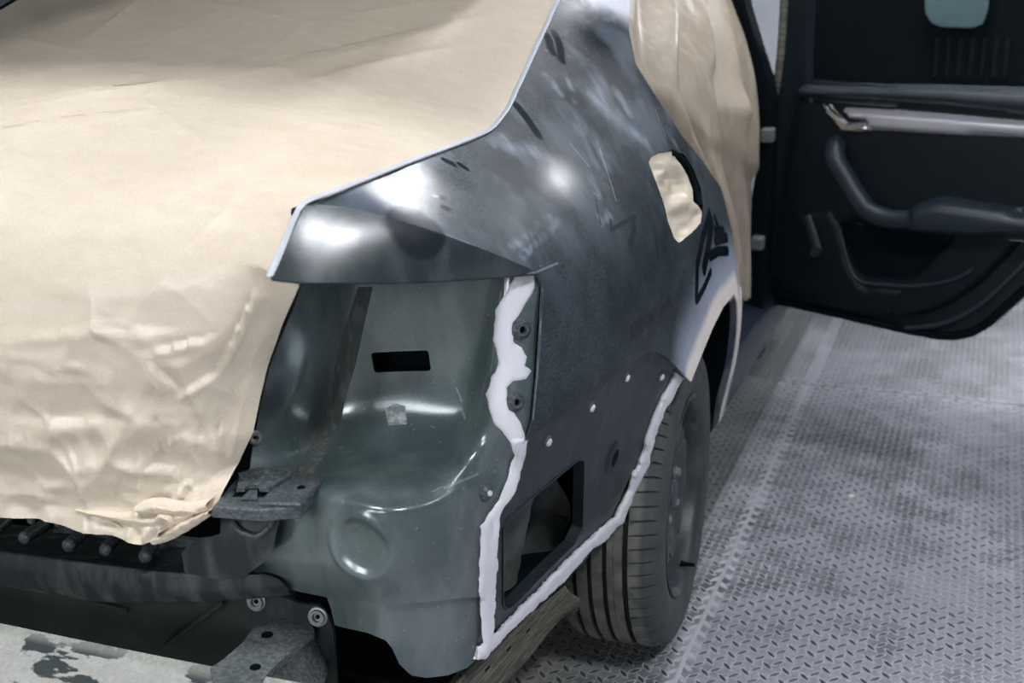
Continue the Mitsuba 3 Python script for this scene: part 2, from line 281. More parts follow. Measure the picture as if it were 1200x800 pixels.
M = {
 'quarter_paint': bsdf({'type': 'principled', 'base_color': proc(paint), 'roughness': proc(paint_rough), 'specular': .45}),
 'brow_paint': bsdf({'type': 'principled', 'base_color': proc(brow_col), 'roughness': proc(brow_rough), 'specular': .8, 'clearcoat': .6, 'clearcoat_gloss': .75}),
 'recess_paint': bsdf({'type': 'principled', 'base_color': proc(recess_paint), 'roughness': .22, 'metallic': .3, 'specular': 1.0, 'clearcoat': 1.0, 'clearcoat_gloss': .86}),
 'mount_paint': bsdf({'type': 'principled', 'base_color': dusty((.013,.020,.024), (.026,.036,.040), .6), 'roughness': .40, 'specular': .4}),
 'dirty_black': bsdf({'type': 'principled', 'base_color': dusty((.018,.025,.026), (.11,.125,.12), .55, sz=8., lo=.45, hi=.8), 'roughness': .55, 'specular': .4}),
 'dark_green': bsdf({'type': 'principled', 'base_color': dusty((.020,.030,.027), (.038,.050,.044), .6, sx=12.), 'roughness': .6, 'specular': .3}),
 'inner_paint': bsdf({'type': 'principled', 'base_color': dusty((.07,.085,.08), (.15,.16,.145), .8, sx=14., sz=14., lo=.35, hi=.7), 'roughness': .5, 'specular': .4}),
 'black_plastic': bsdf({'type': 'principled', 'base_color': dusty((.042,.052,.056), (.17,.185,.19), .45, sx=300., sz=300., lo=.35, hi=.8, fine=900.), 'roughness': .45, 'specular': .4}),
 'black': princ((.002,.005,.007), .6, spec=.06),
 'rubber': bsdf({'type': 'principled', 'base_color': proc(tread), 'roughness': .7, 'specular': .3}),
 'sidewall': bsdf({'type': 'principled', 'base_color': dusty((.035,.042,.044), (.085,.092,.09), .7, sx=25., sz=25., lo=.3, hi=.8), 'roughness': .6, 'specular': .35}),
 'rim_steel': bsdf({'type': 'principled', 'base_color': dusty((.035,.045,.050), (.10,.11,.105), .6), 'roughness': .42, 'specular': .5}),
 'sealant': princ((.66,.66,.70), .55, spec=.4),
 'seam_sealer': bsdf({'type': 'principled', 'base_color': dusty((.070,.084,.078), (.13,.14,.125), .8, sx=160., sz=25.), 'roughness': .7, 'specular': .3}),
 'paper': bsdf({'type': 'principled', 'base_color': proc(paper), 'roughness': .33, 'specular': .6}),
 'paper_shaded': bsdf({'type': 'principled', 'base_color': dusty((.315,.265,.20), (.375,.32,.25), 1., fine=600.), 'roughness': .42, 'specular': .5}),  # darker copy of the paper, shade of the doorway put into its colour
 'residue': bsdf({'type': 'principled', 'base_color': dusty((.16,.19,.19), (.36,.38,.38), .9, sx=150., sz=150., lo=.35, hi=.65), 'roughness': .6}),
 'tape': princ((.44,.47,.52), .45, spec=.5),
 'steel': princ((.30,.31,.31), .40, metallic=.5),
 'felt': bsdf({'type': 'principled', 'base_color': dusty((.075,.077,.062), (.16,.155,.125), .9, sx=22., sz=120., lo=.3, hi=.75), 'roughness': .85, 'specular': .2}),
 'beam_paint': bsdf({'type': 'principled', 'base_color': proc(beam_paint), 'roughness': .6, 'specular': .35}),
 'box_steel': bsdf({'type': 'principled', 'base_color': dusty((.065,.078,.078), (.19,.20,.19), .55, sx=260., sz=260., lo=.3, hi=.8, fine=800.), 'roughness': .6, 'specular': .35}),
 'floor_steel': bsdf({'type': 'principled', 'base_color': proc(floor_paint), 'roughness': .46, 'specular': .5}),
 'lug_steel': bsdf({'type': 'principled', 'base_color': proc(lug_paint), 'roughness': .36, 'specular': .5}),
 'weld': princ((.33,.33,.35), .5),
 'sill_paint': princ((.010,.016,.030), .40, spec=.4),
 'door_paint': princ((.007,.012,.016), .32, spec=.5),
 'door_trim': princ((.002,.006,.009), .50, spec=.25),
 'door_pad': princ((.013,.020,.027), .50, spec=.5),
 'door_arm': princ((.010,.017,.025), .42, spec=.5),
 'silver': princ((.50,.50,.55), .36, metallic=.55),
 'chrome': princ((.80,.80,.81), .30, metallic=1.0),
 'glass': {'type': 'thindielectric', 'int_ior': 1.09},
 'mirror_reflection': princ((.022,.075,.085), .25, spec=.6),  # teal reflection in the mirror glass, painted as base colour
 'wall_paint': princ((.13,.15,.165), .8, spec=.2),
 'front_paint': princ((.60,.63,.68), .8, spec=.2),
 'dark_wall': princ((.05,.055,.06), .8, spec=.2),
 'lamp_metal': princ((.7,.7,.7), .5),
 'debris': princ((.75,.75,.7), .6),
}
scene.update(M)

# ------------------------------------------------------------------ the room
def box(x0, x1, y0, y1, z0, z1):
    m = trimesh.creation.box((x1-x0, y1-y0, z1-z0)); m.apply_translation(((x0+x1)/2, (y0+y1)/2, (z0+z1)/2)); return m
X0, X1, Y0, Y1, ZC = -4.5, 5.5, -6.0, 9.0, 4.2
obj('wall_left', box(X0-.2, X0, Y0-.2, Y1+.2, -.1, ZC), 'wall_paint', kind='structure', smooth=False)
obj('wall_right', box(X1, X1+.2, Y0-.2, Y1+.2, -.1, ZC), 'wall_paint', kind='structure', smooth=False)
obj('wall_front', box(X0, X1, Y1, Y1+.2, -.1, ZC), 'front_paint', kind='structure', smooth=False)
obj('wall_back', box(X0, X1, Y0-.2, Y0, -.1, ZC), 'dark_wall', kind='structure', smooth=False)
obj('ceiling', box(X0-.2, X1+.2, Y0-.2, Y1+.2, ZC, ZC+.2), 'wall_paint', kind='structure', smooth=False)
SEAMX, SEAMY = .905, 1.72
obj('floor', box(X0-.2, X1+.2, Y0-.2, Y1+.2, -.2, -.006), 'floor_steel', kind='structure', smooth=False)
g = .004
for x0, x1, y0, y1 in ((X0, SEAMX-g, Y0, SEAMY-g), (SEAMX+g, X1, Y0, SEAMY-g), (X0, 1.62-g, SEAMY+g, Y1), (1.62+g, X1, SEAMY+g, Y1)):
    obj('tread_plate', box(x0, x1, y0, y1, -.006, 0), 'floor_steel', 'floor', smooth=False)
# raised lens-shaped lugs of the tread plate, two directions in turn
def lug(L, w, h, ang):
    a = np.linspace(0, 1, 5); e = np.sin(a*np.pi)**.8*w/2; x = (a-.5)*L
    top = np.stack([x*.82, e*0, np.sin(a*np.pi)**.5*h+.0001], 1)
    v = np.vstack([np.stack([x, e, 0*x], 1), np.stack([x, -e, 0*x], 1), top]); F = []
    for i in range(4):
        F += [[i+1, i, 10+i], [i+1, 10+i, 11+i], [5+i, 6+i, 11+i], [5+i, 11+i, 10+i]]
    c, s = math.cos(ang), math.sin(ang); v[:, :2] = v[:, :2]@np.array([[c, s], [-s, c]]); return v, np.array(F)
lv, lf, k = [], [], 0
SH = [lug(.029, .0092, .0026, math.atan2(-.0217, .0176)), lug(.028, .0092, .0026, math.atan2(.0172, .0140))]
for i in range(-20, 75):
    for j in range(-90, 30):
        for s in (0, 1):
            c = A(.6098, -.1628)+LA*i+LB*j+s*(A(.0192, .017)-A(0, .0462)*0)
            if not (.15 < c[0] < 3.0 and -.75 < c[1] < 3.6): continue
            if abs(c[0]-SEAMX) < .017 or abs(c[1]-SEAMY) < .017: continue
            q = project(A(*c, 0.))
            if not (-250 < q[0] < 1500 and 250 < q[1] < 1150): continue
            v, f = SH[s]; lv.append(v+np.array([c[0], c[1], 0])); lf.append(f+k); k += len(v)
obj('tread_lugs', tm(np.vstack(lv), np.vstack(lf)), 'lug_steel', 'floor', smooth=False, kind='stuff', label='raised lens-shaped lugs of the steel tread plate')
obj('weld_seam', sweep([(SEAMX+.001*math.sin(y*23), y, 0) for y in np.linspace(-1.5, SEAMY, 90)], [(-.006,-.001),(-.004,.0012),(0,.0018),(.004,.0012),(.006,-.001)]), 'weld', 'floor', label='pale weld seam between two tread plates')
def emit(key, corners, rad):
    scene[key] = mikit.ply(tm(corners, [[0, 1, 2], [0, 2, 3]]), 'lamp_metal', emitter={'type': 'area', 'radiance': rgb(rad*.97, rad*.99, rad*1.05)})
for where, (cx, cy, cz), hx, hy, rad in LAMPS:
    key = obj('ceiling_lamp', box(cx-hx-.04, cx+hx+.04, cy-hy-.04, cy+hy+.04, cz, cz+.09), 'lamp_metal', smooth=False, label='white ceiling lamp fitting hung '+where, category='lamp', group='ceiling lamps')
    emit(key+'__diffuser', [(cx-hx, cy-hy, cz-.002), (cx-hx, cy+hy, cz-.002), (cx+hx, cy+hy, cz-.002), (cx+hx, cy-hy, cz-.002)], rad)
    for sx in (-1, 1):
        obj('hanger', box(cx-.006, cx+.006, cy+sx*hy*.8-.006, cy+sx*hy*.8+.006, cz+.09, ZC), 'lamp_metal', key, smooth=False)
for where, cx, cz in FILL_PANELS:
    key = obj('fill_panel', box(cx-.95, cx+.95, Y0, Y0+.08, cz-.65, cz+.65), 'lamp_metal', smooth=False, label=where+' added fill light panel on the back wall behind the car', category='lamp', group='added fill panels')
    emit(key+'__diffuser', [(cx-.9, Y0+.083, cz-.6), (cx-.9, Y0+.083, cz+.6), (cx+.9, Y0+.083, cz+.6), (cx+.9, Y0+.083, cz-.6)], FILL_RAD)

# ------------------------------------------------------------------ the car: side panel
CAR = 'car'
tag(CAR, 'dark grey car under repair, stripped at the rear and sanded, right rear door open', 'car')
FLAP = [(760,190),(763,184),(772,179),(789,176),(802,181),(812,196),(822,222),(824,245),(823,260),(810,275),(796,285),(790,279),(783,260),(778,239),(767,209)]
flap3 = np.array([on_side(q) for q in FLAP])
yz, fq, _ = fill2d(ring3[:, 1:], .008, [flap3[:, 1:]])
vq = np.column_stack([side_x(yz), yz]); SIDE = Surf(vq, fq)
quarter = shell(vq, fq, .003)
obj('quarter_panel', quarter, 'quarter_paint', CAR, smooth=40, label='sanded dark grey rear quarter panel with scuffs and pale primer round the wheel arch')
lq = quarter.copy(); lq.vertices[:, 0] *= -1; lq.faces = lq.faces[:, ::-1]
obj('quarter_panel', lq, 'brow_paint', CAR, smooth=40, label='left rear quarter panel, glossy dark')
for sx in (1, -1):
    P = hatch3[::3]*A(sx, 1, 1)-A(sx*.012, 0, .012)
    obj('hatch_seal', sweep(P, circle(.010 if sx > 0 else .016, 8)), 'black', CAR)
# overhanging brow above the light
top = np.vstack([crease3, trace(SEAM[:3])[1:]])
def on_plan(q):
    """the pixel's point over the rounded plan of the corner"""
    xs_ = np.linspace(.60, .88, 300); g_ = np.array([at(*q, x=x)[1] for x in xs_])-(-1.158+.45*(xs_-.63)+4.2*(xs_-.63)**2)
    return at(*q, x=xs_[np.abs(g_).argmin()])
bot = interp1(np.array([on_plan(q) for q in ((319,327),(345,330),(400,331),(450,331),(510,329),(560,326),(600,323),(631,320))]), 60)
top = interp1(top, 60)
w = np.sin(np.linspace(0, 1, 60)*np.pi*.5+.0)[:, None]; out = A(.45, -.85, .1)
fade = (1-np.linspace(0, 1, 60)**2)[:, None]
rows = [top+A(0, 0, .0005), top*.72+bot*.28+out*.004*fade, top*.4+bot*.6+out*.004*fade, bot]
nb = net(rows, 30, 60, 'cubic', 'pchip'); BROW = nb.reshape(-1, 3)
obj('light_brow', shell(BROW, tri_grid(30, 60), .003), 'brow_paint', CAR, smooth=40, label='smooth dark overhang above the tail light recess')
ret = [bot, bot+A(-.010, .012, .002), bot+A(-.03, .05, .006), bot+A(-.06, .13, .01)]
obj('brow_flange', shell(net(ret, 8, 60).reshape(-1, 3), tri_grid(8, 60), .002), 'mount_paint', CAR, smooth=40)

# ------------------------------------------------------------------ tail light recess and corner panel
def px(L): return [at(*p[:2], **{p[2]: p[3]}) for p in L]
c0 = px([(356,300,'y',-.97),(352,335,'y',-.98),(313,430,'y',-1.0),(300,490,'y',-1.02),(293,530,'y',-1.035),(290,560,'y',-1.06),(288,585,'y',-1.07),(288,640,'y',-1.075),(280,690,'y',-1.05)])
c1 = px([(392,300,'y',-.92),(385,335,'y',-.93),(355,430,'y',-.95),(340,490,'y',-.98),(330,535,'y',-1.0),(322,568,'y',-1.05),(322,592,'y',-1.068),(320,640,'y',-1.075),(325,688,'y',-1.055)])
c2 = px([(424,300,'y',-.88),(418,335,'y',-.885),(393,430,'y',-.89),(377,490,'y',-.905),(362,530,'y',-.95),(357,566,'y',-1.04),(358,592,'y',-1.066),(362,645,'y',-1.075),(370,697,'y',-1.055)])
c3 = px([(446,300,'y',-.865),(440,335,'y',-.87),(415,430,'y',-.872),(403,490,'y',-.885),(392,535,'y',-.95),(385,572,'y',-1.055),(385,590,'y',-1.078),(388,650,'y',-1.082),(392,702,'y',-1.06)])
c4 = px([(506,300,'y',-.86),(500,335,'y',-.862),(482,430,'y',-.862),(472,488,'y',-.875),(455,535,'y',-.94),(440,583,'y',-1.072),(440,601,'y',-1.094),(440,655,'y',-1.092),(440,706,'y',-1.07)])
c5 = px([(577,300,'y',-.86),(572,335,'y',-.86),(556,430,'y',-.865),(545,485,'y',-.872),(530,525,'y',-.92),(510,574,'y',-1.02),(510,594,'y',-1.043),(505,655,'y',-1.045),(500,705,'y',-1.03)])
c6 = px([(597,300,'x',.812),(593,338,'x',.812),(583,430,'x',.807),(575,480,'x',.806),(577,508,'x',.808),(572,548,'x',.800),(568,574,'x',.800),(552,650,'x',.793),(545,700,'x',.785)])
c7 = px([(637,312,'x',.846),(636,335,'x',.848),(630,430,'x',.852),(625,490,'x',.850),(616,516,'x',.847),(604,545,'x',.828),(592,580,'x',.817),(569,650,'x',.803),(563,700,'x',.796)])
C = np.array([c0, c1, c2, c3, c4, c5, c6, c7]).transpose(1, 0, 2)
NU, NV = 150, 130
from scipy.ndimage import gaussian_filter1d
gr = net(C, NU, NV); gr = np.concatenate([gr[:2], gaussian_filter1d(gaussian_filter1d(gr, 4.0, axis=0, mode='nearest'), 3.0, axis=1, mode='nearest')[2:-2], gr[-2:]])
REC = gr.reshape(-1, 3).copy()
P0 = at(425, 640, y=-1.085); d = np.linalg.norm((REC-P0)*A(1, .6, 1), axis=1)
REC += A(.15, 1, .1)*(.006*(1-np.clip((d-.030)/.010, 0, 1)) - .0025*np.exp(-((d-.046)/.006)**2))[:, None]
frec = tri_grid(NU, NV); RECS = Surf(REC, frec)
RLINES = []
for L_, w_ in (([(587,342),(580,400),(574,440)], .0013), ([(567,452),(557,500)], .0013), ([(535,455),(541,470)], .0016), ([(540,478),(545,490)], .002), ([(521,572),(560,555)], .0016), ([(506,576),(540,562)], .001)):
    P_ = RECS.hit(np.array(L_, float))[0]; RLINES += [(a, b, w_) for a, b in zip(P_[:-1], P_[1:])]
m = man(shell(REC, frec, .003))
sl, _ = RECS.hit([(437,413),(503,411),(504,434),(436,437)]); cs = sl.mean(0)
sx = (sl[1]-sl[0]+sl[2]-sl[3])/2; sz = (sl[0]-sl[3]+sl[1]-sl[2])/2
nn = np.cross(sx, sz); nn /= np.linalg.norm(nn)
MM = np.eye(4); MM[:3, 0] = sx/np.linalg.norm(sx); MM[:3, 1] = np.cross(nn, MM[:3, 0]); MM[:3, 2] = nn; MM[:3, 3] = cs
cut = put(rbox(np.linalg.norm(sx), np.linalg.norm(sz), .05, .004), MM)
m = (m-man(cut)).to_mesh(); rec_mesh = tm(m.vert_properties[:, :3], m.tri_verts)
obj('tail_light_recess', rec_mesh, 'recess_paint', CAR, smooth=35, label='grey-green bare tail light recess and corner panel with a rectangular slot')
obj('slot_backing', put(box(-.10, .10, -.08, .08, -.075, -.07), MM) if nn@(EYE-cs) > 0 else put(box(-.10, .10, -.08, .08, .07, .075), MM), 'black', CAR, smooth=False)
obj('adhesive_residue', patch(RECS, [(451,480),(463,472),(475,476),(477,497),(455,498)], .0006, step=3, dome=2, rough=.9), 'residue', CAR, smooth=40, label='pale adhesive residue under the slot')
# brown seam sealer down the joint
obj('seam_sealer', patch(RECS, [(420,336),(437,336),(428,375),(416,430),(404,470),(400,492),(388,520),(372,548),(362,566),(346,566),(352,545),(367,510),(380,475),(392,430),(405,380)], .0012, dome=3, rough=.9), 'seam_sealer', CAR, smooth=40)
# lower tab under the corner panel
r8 = gr[-1]; r8 = r8+A(-.004, .010, .012); low = np.array([r8, r8-A(0, -.004, .05), r8-A(.004, -.012, .14)])
lg = net(low, 24, NV); LOW = Surf(lg.reshape(-1, 3), tri_grid(24, NV))
def sheet(surf, ring, t, holes=(), step=4., lift=0.0):
    p, f, _ = fill2d(ring, step, holes); P, Nn = surf.hit(p); return shell(P+Nn*lift, f, t)
obj('lower_corner_tab', sheet(LOW, [(381,693),(400,698),(440,702),(500,702),(545,694),(566,690),(567,764),(548,782),(525,791),(500,794),(482,791),(468,778),(460,760),(452,750),(430,741),(402,735),(392,732),(388,714)], .003), 'recess_paint', CAR, smooth=40)

# ------------------------------------------------------------------ recessed panel behind the wheel
def coons(Tp, B, L, R, n, m):
    Tp, B, L, R = interp1(Tp, m), interp1(B, m), interp1(L, n), interp1(R, n); t = np.linspace(0, 1, n)[:, None, None]; s = np.linspace(0, 1, m)[None, :, None]
    return (1-t)*Tp[None]+t*B[None]+(1-s)*L[:, None]+s*R[:, None]-((1-s)*(1-t)*Tp[0]+s*(1-t)*Tp[-1]+(1-s)*t*B[0]+s*t*B[-1])
Tm = lower3[:-3:3]-A(.009, 0, -.006)
Bm = [at(*q, x=x) for q, x in [((565,765),.789),((600,737),.785),((640,704),.786),((690,655),.800),((715,610),.818),((742,555),.843),((770,500),.872),((797,445),.897)]]
Lm = [Tm[0]]+[at(*q, x=x) for q, x in [((604,545),.826),((592,580),.815),((569,650),.801),((563,700),.795)]]+[Bm[0]]
cm = coons(Tm, Bm, Lm, [Tm[-1], Bm[-1]], 60, 90); MNT = Surf(cm.reshape(-1, 3), tri_grid(60, 90))
HOLE = [(592,619),(597,609),(640,573),(680,540),(686,541),(686,560),(684,619),(675,638),(640,672),(603,711),(596,714),(592,708)]
mp, mf, _ = fill2d([(612,518),(650,490),(692,460),(742,423),(757,412),(768,409),(780,415),(795,429),(803,438),(797,447),(770,502),(742,557),(716,611),(690,657),(640,706),(600,739),(566,766),(563,735),(563,700),(570,650),(592,580),(604,545)], 4., [HOLE])
P, Nn = MNT.hit(mp); step_line = np.array([(612,570),(655,538),(702,496),(716,470),(760,430)])
ls = LineString(step_line); below = np.array([(1 if np.interp(x[0], step_line[:, 0], step_line[:, 1]) < x[1] else -1)*ls.distance(Point(*x)) for x in mp])
P = P-Nn*(.004/(1+np.exp(-below/2.5)))[:, None]
obj('bumper_mount_panel', shell(P, mf, .003), 'mount_paint', CAR, smooth=40, label='recessed dark panel behind the wheel with a triangular opening')
MP = Surf(P, mf)
hp, hf, _ = fill2d([(580,700),(585,590),(640,560),(690,525),(700,640),(640,690),(605,730)], 8.); P, Nn = MNT.hit(hp)
obj('inner_panel', shell(P-A(.07, -.02, .0)-A(.02, 0, 0)*np.sin(P[:, 1:2]*30), hf, .003), 'inner_paint', CAR, smooth=40, label='dark inner panel seen through the triangular opening')
ring_h, rn = MNT.hit(densify(np.array(HOLE+HOLE[:1], float), 4.)); 
obj('opening_lip', shell(np.vstack([ring_h-rn*.002, ring_h-rn*.022]), tri_grid(2, len(ring_h)), .002), 'mount_paint', CAR, smooth=40)
for q in ((641,517),(692,477),(733,442),(774,441)):
    P, n_ = MP.hit(q); s = obj('stud', put(lathe([(0, 0), (.0062, 0), (.0062, .004), (.005, .006), (0, .006)], 20), frame(P[0], n_[0])), 'sealant', CAR, smooth=40, label='small white weld stud')
    obj('stud_ring', put(lathe([(.0062, 0), (.0105, 0), (.0095, .0022), (.0062, .003)], 20), frame(P[0], n_[0])), 'black_plastic', s)
P, n_ = MP.hit((717,535)); k = obj('bolt_boss', put(lathe([(.009, -.004), (.026, .0), (.020, .0055), (.012, .006), (.009, .002)], 28), frame(P[0], n_[0]).dot(np.diag([1, 1.25, 1, 1]))), 'mount_paint', CAR, smooth=50)
obj('hole', put(lathe([(0, .0066), (.0125, .0066), (.0125, -.003), (0, -.003)], 20), frame(P[0], n_[0]).dot(np.diag([1, 1.3, 1, 1]))), 'black', k)
for surf, q, s in ((RECS, (610,386), 1.0), (RECS, (603,471), .95), (RECS, (569,577), .85)):
    P, n_ = surf.hit(q); F = frame(P[0], n_[0])
    k = obj('grommet', put(lathe([(.0045*s, .001), (.005*s, .008*s), (.0085*s, .0085*s), (.0115*s, .004), (.0135*s, .003), (.0145*s, 0), (.0045*s, -.001)], 28), F), 'black_plastic', CAR, smooth=40, label='dark round mounting grommet')
    obj('bolt_hole' if q[0] != 569 else 'pin', put(lathe([(0, .003 if q[0] != 569 else .010), (.0046*s, .003 if q[0] != 569 else .009), (.0046*s, -.001), (0, -.001)], 16), F), 'black' if q[0] != 569 else 'sealant', k, smooth=40)

# ------------------------------------------------------------------ pale seam sealant brushed over the joints
ext = gr[:, -1:]+(gr[:, -1:]-gr[:, -7:-6])/6*np.arange(1, 26)[None, :, None]; gx_ = np.concatenate([gr, ext], 1); RECX = Surf(gx_.reshape(-1, 3), tri_grid(NU, NV+25))
SEAL = [
 (RECX, [(604,321),(626,321),(626,336),(618,350),(611,362),(607,371),(601,378),(600,390),(603,402),(610,406),(617,418),(614,427),(622,436),(616,443),(600,447),(594,455),(593,466),(596,478),(606,490),(614,508),(617,518),(606,524),(596,515),(588,505),(580,495),(574,478),(571,462),(577,442),(582,436),(585,424),(580,403),(579,380),(583,360),(592,347),(597,335)], .003),
 (RECX, [(596,512),(617,512),(616,528),(609,556),(601,578),(592,590),(584,603),(582,630),(580,670),(578,700),(575,745),(566,768),(557,771),(557,758),(564,752),(562,735),(560,700),(559,660),(561,625),(560,617),(571,600),(582,585),(592,562),(602,530)], .004),
 (MNT, [(792,436),(799,441),(792,455),(778,480),(766,512),(761,532),(758,548),(748,566),(737,590),(728,612),(709,630),(690,646),(655,684),(624,712),(594,740),(566,772),(557,772),(562,755),(577,742),(610,710),(645,675),(672,648),(700,622),(722,604),(738,570),(751,536),(762,500),(776,466)], .004),
]
for i, (s_, r_, h_) in enumerate(SEAL):
    r0 = densify(np.array(r_+r_[:1], float), 5.)[:-1]; r0 = r0+2.6*(np.stack([meshkit.noise(np.column_stack([r0/7., r0[:, 0]*0+i])), meshkit.noise(np.column_stack([r0/7., r0[:, 0]*0+i+50]))], 1)-.5)
    obj('sealant_bead', patch(s_, r0, h_, step=2.2, lift=.0035 if i else .001, base=.004, dome=4., rough=.45, seed=i), 'sealant', CAR, smooth=70, label='pale grey brushed-on seam sealant')

# ------------------------------------------------------------------ bolts, bracket, rear cross panel, beam
def bolt(parent, P, n, r, mat='steel', label=None):
    F = frame(P, n); k = obj('bolt', put(lathe([(0, .002), (r*.42, .002), (r*.5, .0075), (r*.78, .0075), (r*.85, .004), (r*1.05, .0035), (r*1.1, 0), (0, -.001)], 24), F), mat, parent, smooth=40, label=label)
    obj('recess', put(lathe([(0, .0028), (r*.26, .0028), (r*.26, -.001), (0, -.001)], 6), F), 'black', k, smooth=False)
rows = [px([(-220,590,'y',-.93),(0,612,'y',-.94),(110,625,'y',-.945),(215,636,'y',-.955),(290,640,'y',-.97)]),
        px([(-220,612,'y',-1.02),(0,636,'y',-1.03),(110,652,'y',-1.035),(215,664,'y',-1.04),(300,668,'y',-1.045)]),
        px([(-220,622,'y',-1.06),(0,645,'y',-1.07),(110,660,'y',-1.075),(215,671,'y',-1.08),(305,673,'y',-1.08)]),
        px([(-220,642,'y',-1.068),(0,664,'y',-1.078),(110,683,'y',-1.082),(215,690,'y',-1.085),(330,684,'y',-1.078)]),
        px([(-220,660,'y',-1.06),(0,682,'y',-1.07),(110,700,'y',-1.074),(215,703,'y',-1.076),(338,694,'y',-1.068)]),
        px([(-220,662,'y',-1.0),(0,684,'y',-1.0),(110,702,'y',-1.0),(215,704,'y',-1.0),(340,696,'y',-1.0)])]
vg = net(np.array(rows), 60, 90).reshape(-1, 3); vf = tri_grid(60, 90)
Pd = at(168, 675, y=-1.083); d = np.linalg.norm(vg-Pd, axis=1); vg += A(0, -1, .2)*(.006*np.clip(1-(d/.014)**2, 0, 1))[:, None]
obj('rear_cross_panel', shell(vg, vf, .004), 'dirty_black', CAR, smooth=40, label='dirty black cross panel below the masked boot opening'); VAL = Surf(vg, vf)
# plastic clips and screws on the ledge under the paper
for (a, b, r) in (((52,617),(29,631),.010), ((104,620),(81,640),.0105), ((141,626),(124,645),.010), ((182,632),(171,653),.0105), ((8,612),(-12,628),.010)):
    p = np.array([at(*a, y=-.985), at(*b, y=-1.035)]); p[:, 2] += .002
    k = obj('plastic_clip', sweep(interp1(p, 5), circle(r, 12)), 'black_plastic', CAR, smooth=50, label='short black plastic clip on the ledge')
    obj('clip_cap', put(trimesh.creation.icosphere(subdivisions=2, radius=r*1.02), frame(p[1], A(.2, -1, .3)).dot(np.diag([1, 1, .6, 1]))), 'black_plastic', k, smooth=True)
for q in ((116,622), (36,609), (139,652), (68,612)):
    p = at(*q, y=-1.0); obj('screw', put(lathe([(0, .003), (.003, .003), (.0055, .001), (.006, -.004), (0, -.004)], 14), frame(p, A(.2, -.7, .7))), 'box_steel', CAR, smooth=40)
p = np.array([at(*q, y=-.965) for q in ((62,614),(100,617),(150,624),(200,634),(240,640))])
obj('ledge_trim', sweep(interp1(p, 20), [(-.004,-.012),(.004,-.012),(.005,.010),(-.005,.010)]), 'black_plastic', CAR)
# dark panel and floor under the boot
obj('rear_lower_panel', shell(net([px([(-250,640,'y',-.985),(100,695,'y',-.985),(300,690,'y',-.985),(345,690,'y',-.985)]), px([(-250,800,'y',-.95),(100,760,'y',-.95),(250,760,'y',-.95),(345,770,'y',-.95)]), px([(-250,960,'y',-.90),(100,900,'y',-.90),(250,900,'y',-.9),(350,900,'y',-.9)])], 24, 30).reshape(-1, 3), tri_grid(24, 30), .003), 'dark_green', CAR, smooth=40, label='dark lower rear panel behind the bumper beam')
for a, b in (((195,755),(262,705)), ((45,690),(150,715))):
    p = interp1(np.array([at(*a, y=-.962), at(*b, y=-.985)]), 6); obj('panel_rib', sweep(p, circle(.004, 8)), 'dark_green', CAR)
obj('underbody_tray', box(-.60, .60, -.90, -.35, .22, .30), 'black', CAR, smooth=False)
obj('underbody_panel', box(-.78, .62, -.86, 1.2, .30, .33), 'black', CAR, smooth=False)
obj('boot_side_panel', box(.60, .612, -.80, .36, .20, .80), 'black', CAR, smooth=False)
# curved housing below the bracket
hs = net(np.array([px([(210,598,'y',-1.08),(258,602,'y',-1.098),(300,604,'y',-1.098),(335,600,'y',-1.085)]), px([(208,640,'y',-1.09),(258,640,'y',-1.112),(300,638,'y',-1.110),(335,635,'y',-1.088)]), px([(206,690,'y',-1.085),(258,690,'y',-1.10),(300,685,'y',-1.098),(335,680,'y',-1.085)])]), 24, 40)
HS = Surf(hs.reshape(-1, 3), tri_grid(24, 40))
k = obj('bracket_housing', sheet(HS, [(213,647),(224,636),(234,630),(246,629),(258,625),(259,603),(330,603),(326,616),(320,642),(307,660),(290,673),(272,679),(257,679),(235,675),(216,670)], .003, step=5), 'dirty_black', CAR, smooth=40, label='curved dirty plastic housing under the bracket')
P, n_ = HS.hit([(275,612),(285,622),(300,627),(310,622),(320,609)]); obj('housing_lip', sweep(interp1(P+n_*.004, 24), circle(.004, 8)), 'black_plastic', k)
# plastic bracket block: tapered slab with a raised tongue
def slab(top_px, z, h, grow=.003):
    t = [at(*q, z=z)[:2] for q in top_px]; t = Polygon(t).buffer(-.003).buffer(.003, quad_segs=3)
    lo = t.buffer(grow); a = trimesh.creation.extrude_polygon(lo, h-.004, engine='earcut'); a.apply_translation((0, 0, z-h))
    return a, t
def slab_mesh(top_px, z, h, grow=.004):
    t = np.array([at(*q, z=z) for q in top_px]); c = t.mean(0); lo = t+(t-c)/np.linalg.norm(t-c, axis=1, keepdims=True)*grow*A(1, 1, 0); lo[:, 2] = z-h
    up = t.copy(); mid = t+(t-c)/np.linalg.norm(t-c, axis=1, keepdims=True)*.0025*A(1, 1, 0); mid[:, 2] -= .0025
    return trimesh.convex.convex_hull(np.vstack([up, mid, lo]))
ZB = .735
blk = slab_mesh([(251,592),(280,558),(303,553),(372,565),(350,593),(305,596)], ZB-.003, .015)
k = obj('bumper_bracket', blk, 'black_plastic', CAR, smooth=25, label='black plastic bumper guide bracket with a raised tongue')
def plate(ring, z, t, name, mat='black_plastic'):
    m_ = slab_mesh(ring, z, t, .001) if name == 'raised_pad' else extrude(np.array([at(*q, z=z)[:2] for q in ring]), t)
    if name != 'raised_pad': m_.apply_translation((0, 0, z-t))
    return obj(name, m_, mat, k, smooth=20)
plate([(306,588),(352,589),(375,562),(343,558),(318,573)], ZB+.003, .008, 'raised_pad')
plate([(277,572),(281,559),(279,554),(302,547),(342,552),(342,556),(315,572),(304,572),(303,568),(291,568),(286,572)], ZB+.008, .005, 'tongue')
plate([(272,581),(279,573),(292,569),(303,569),(316,572),(308,581)], ZB-.0018, .001, 'pocket', 'black')
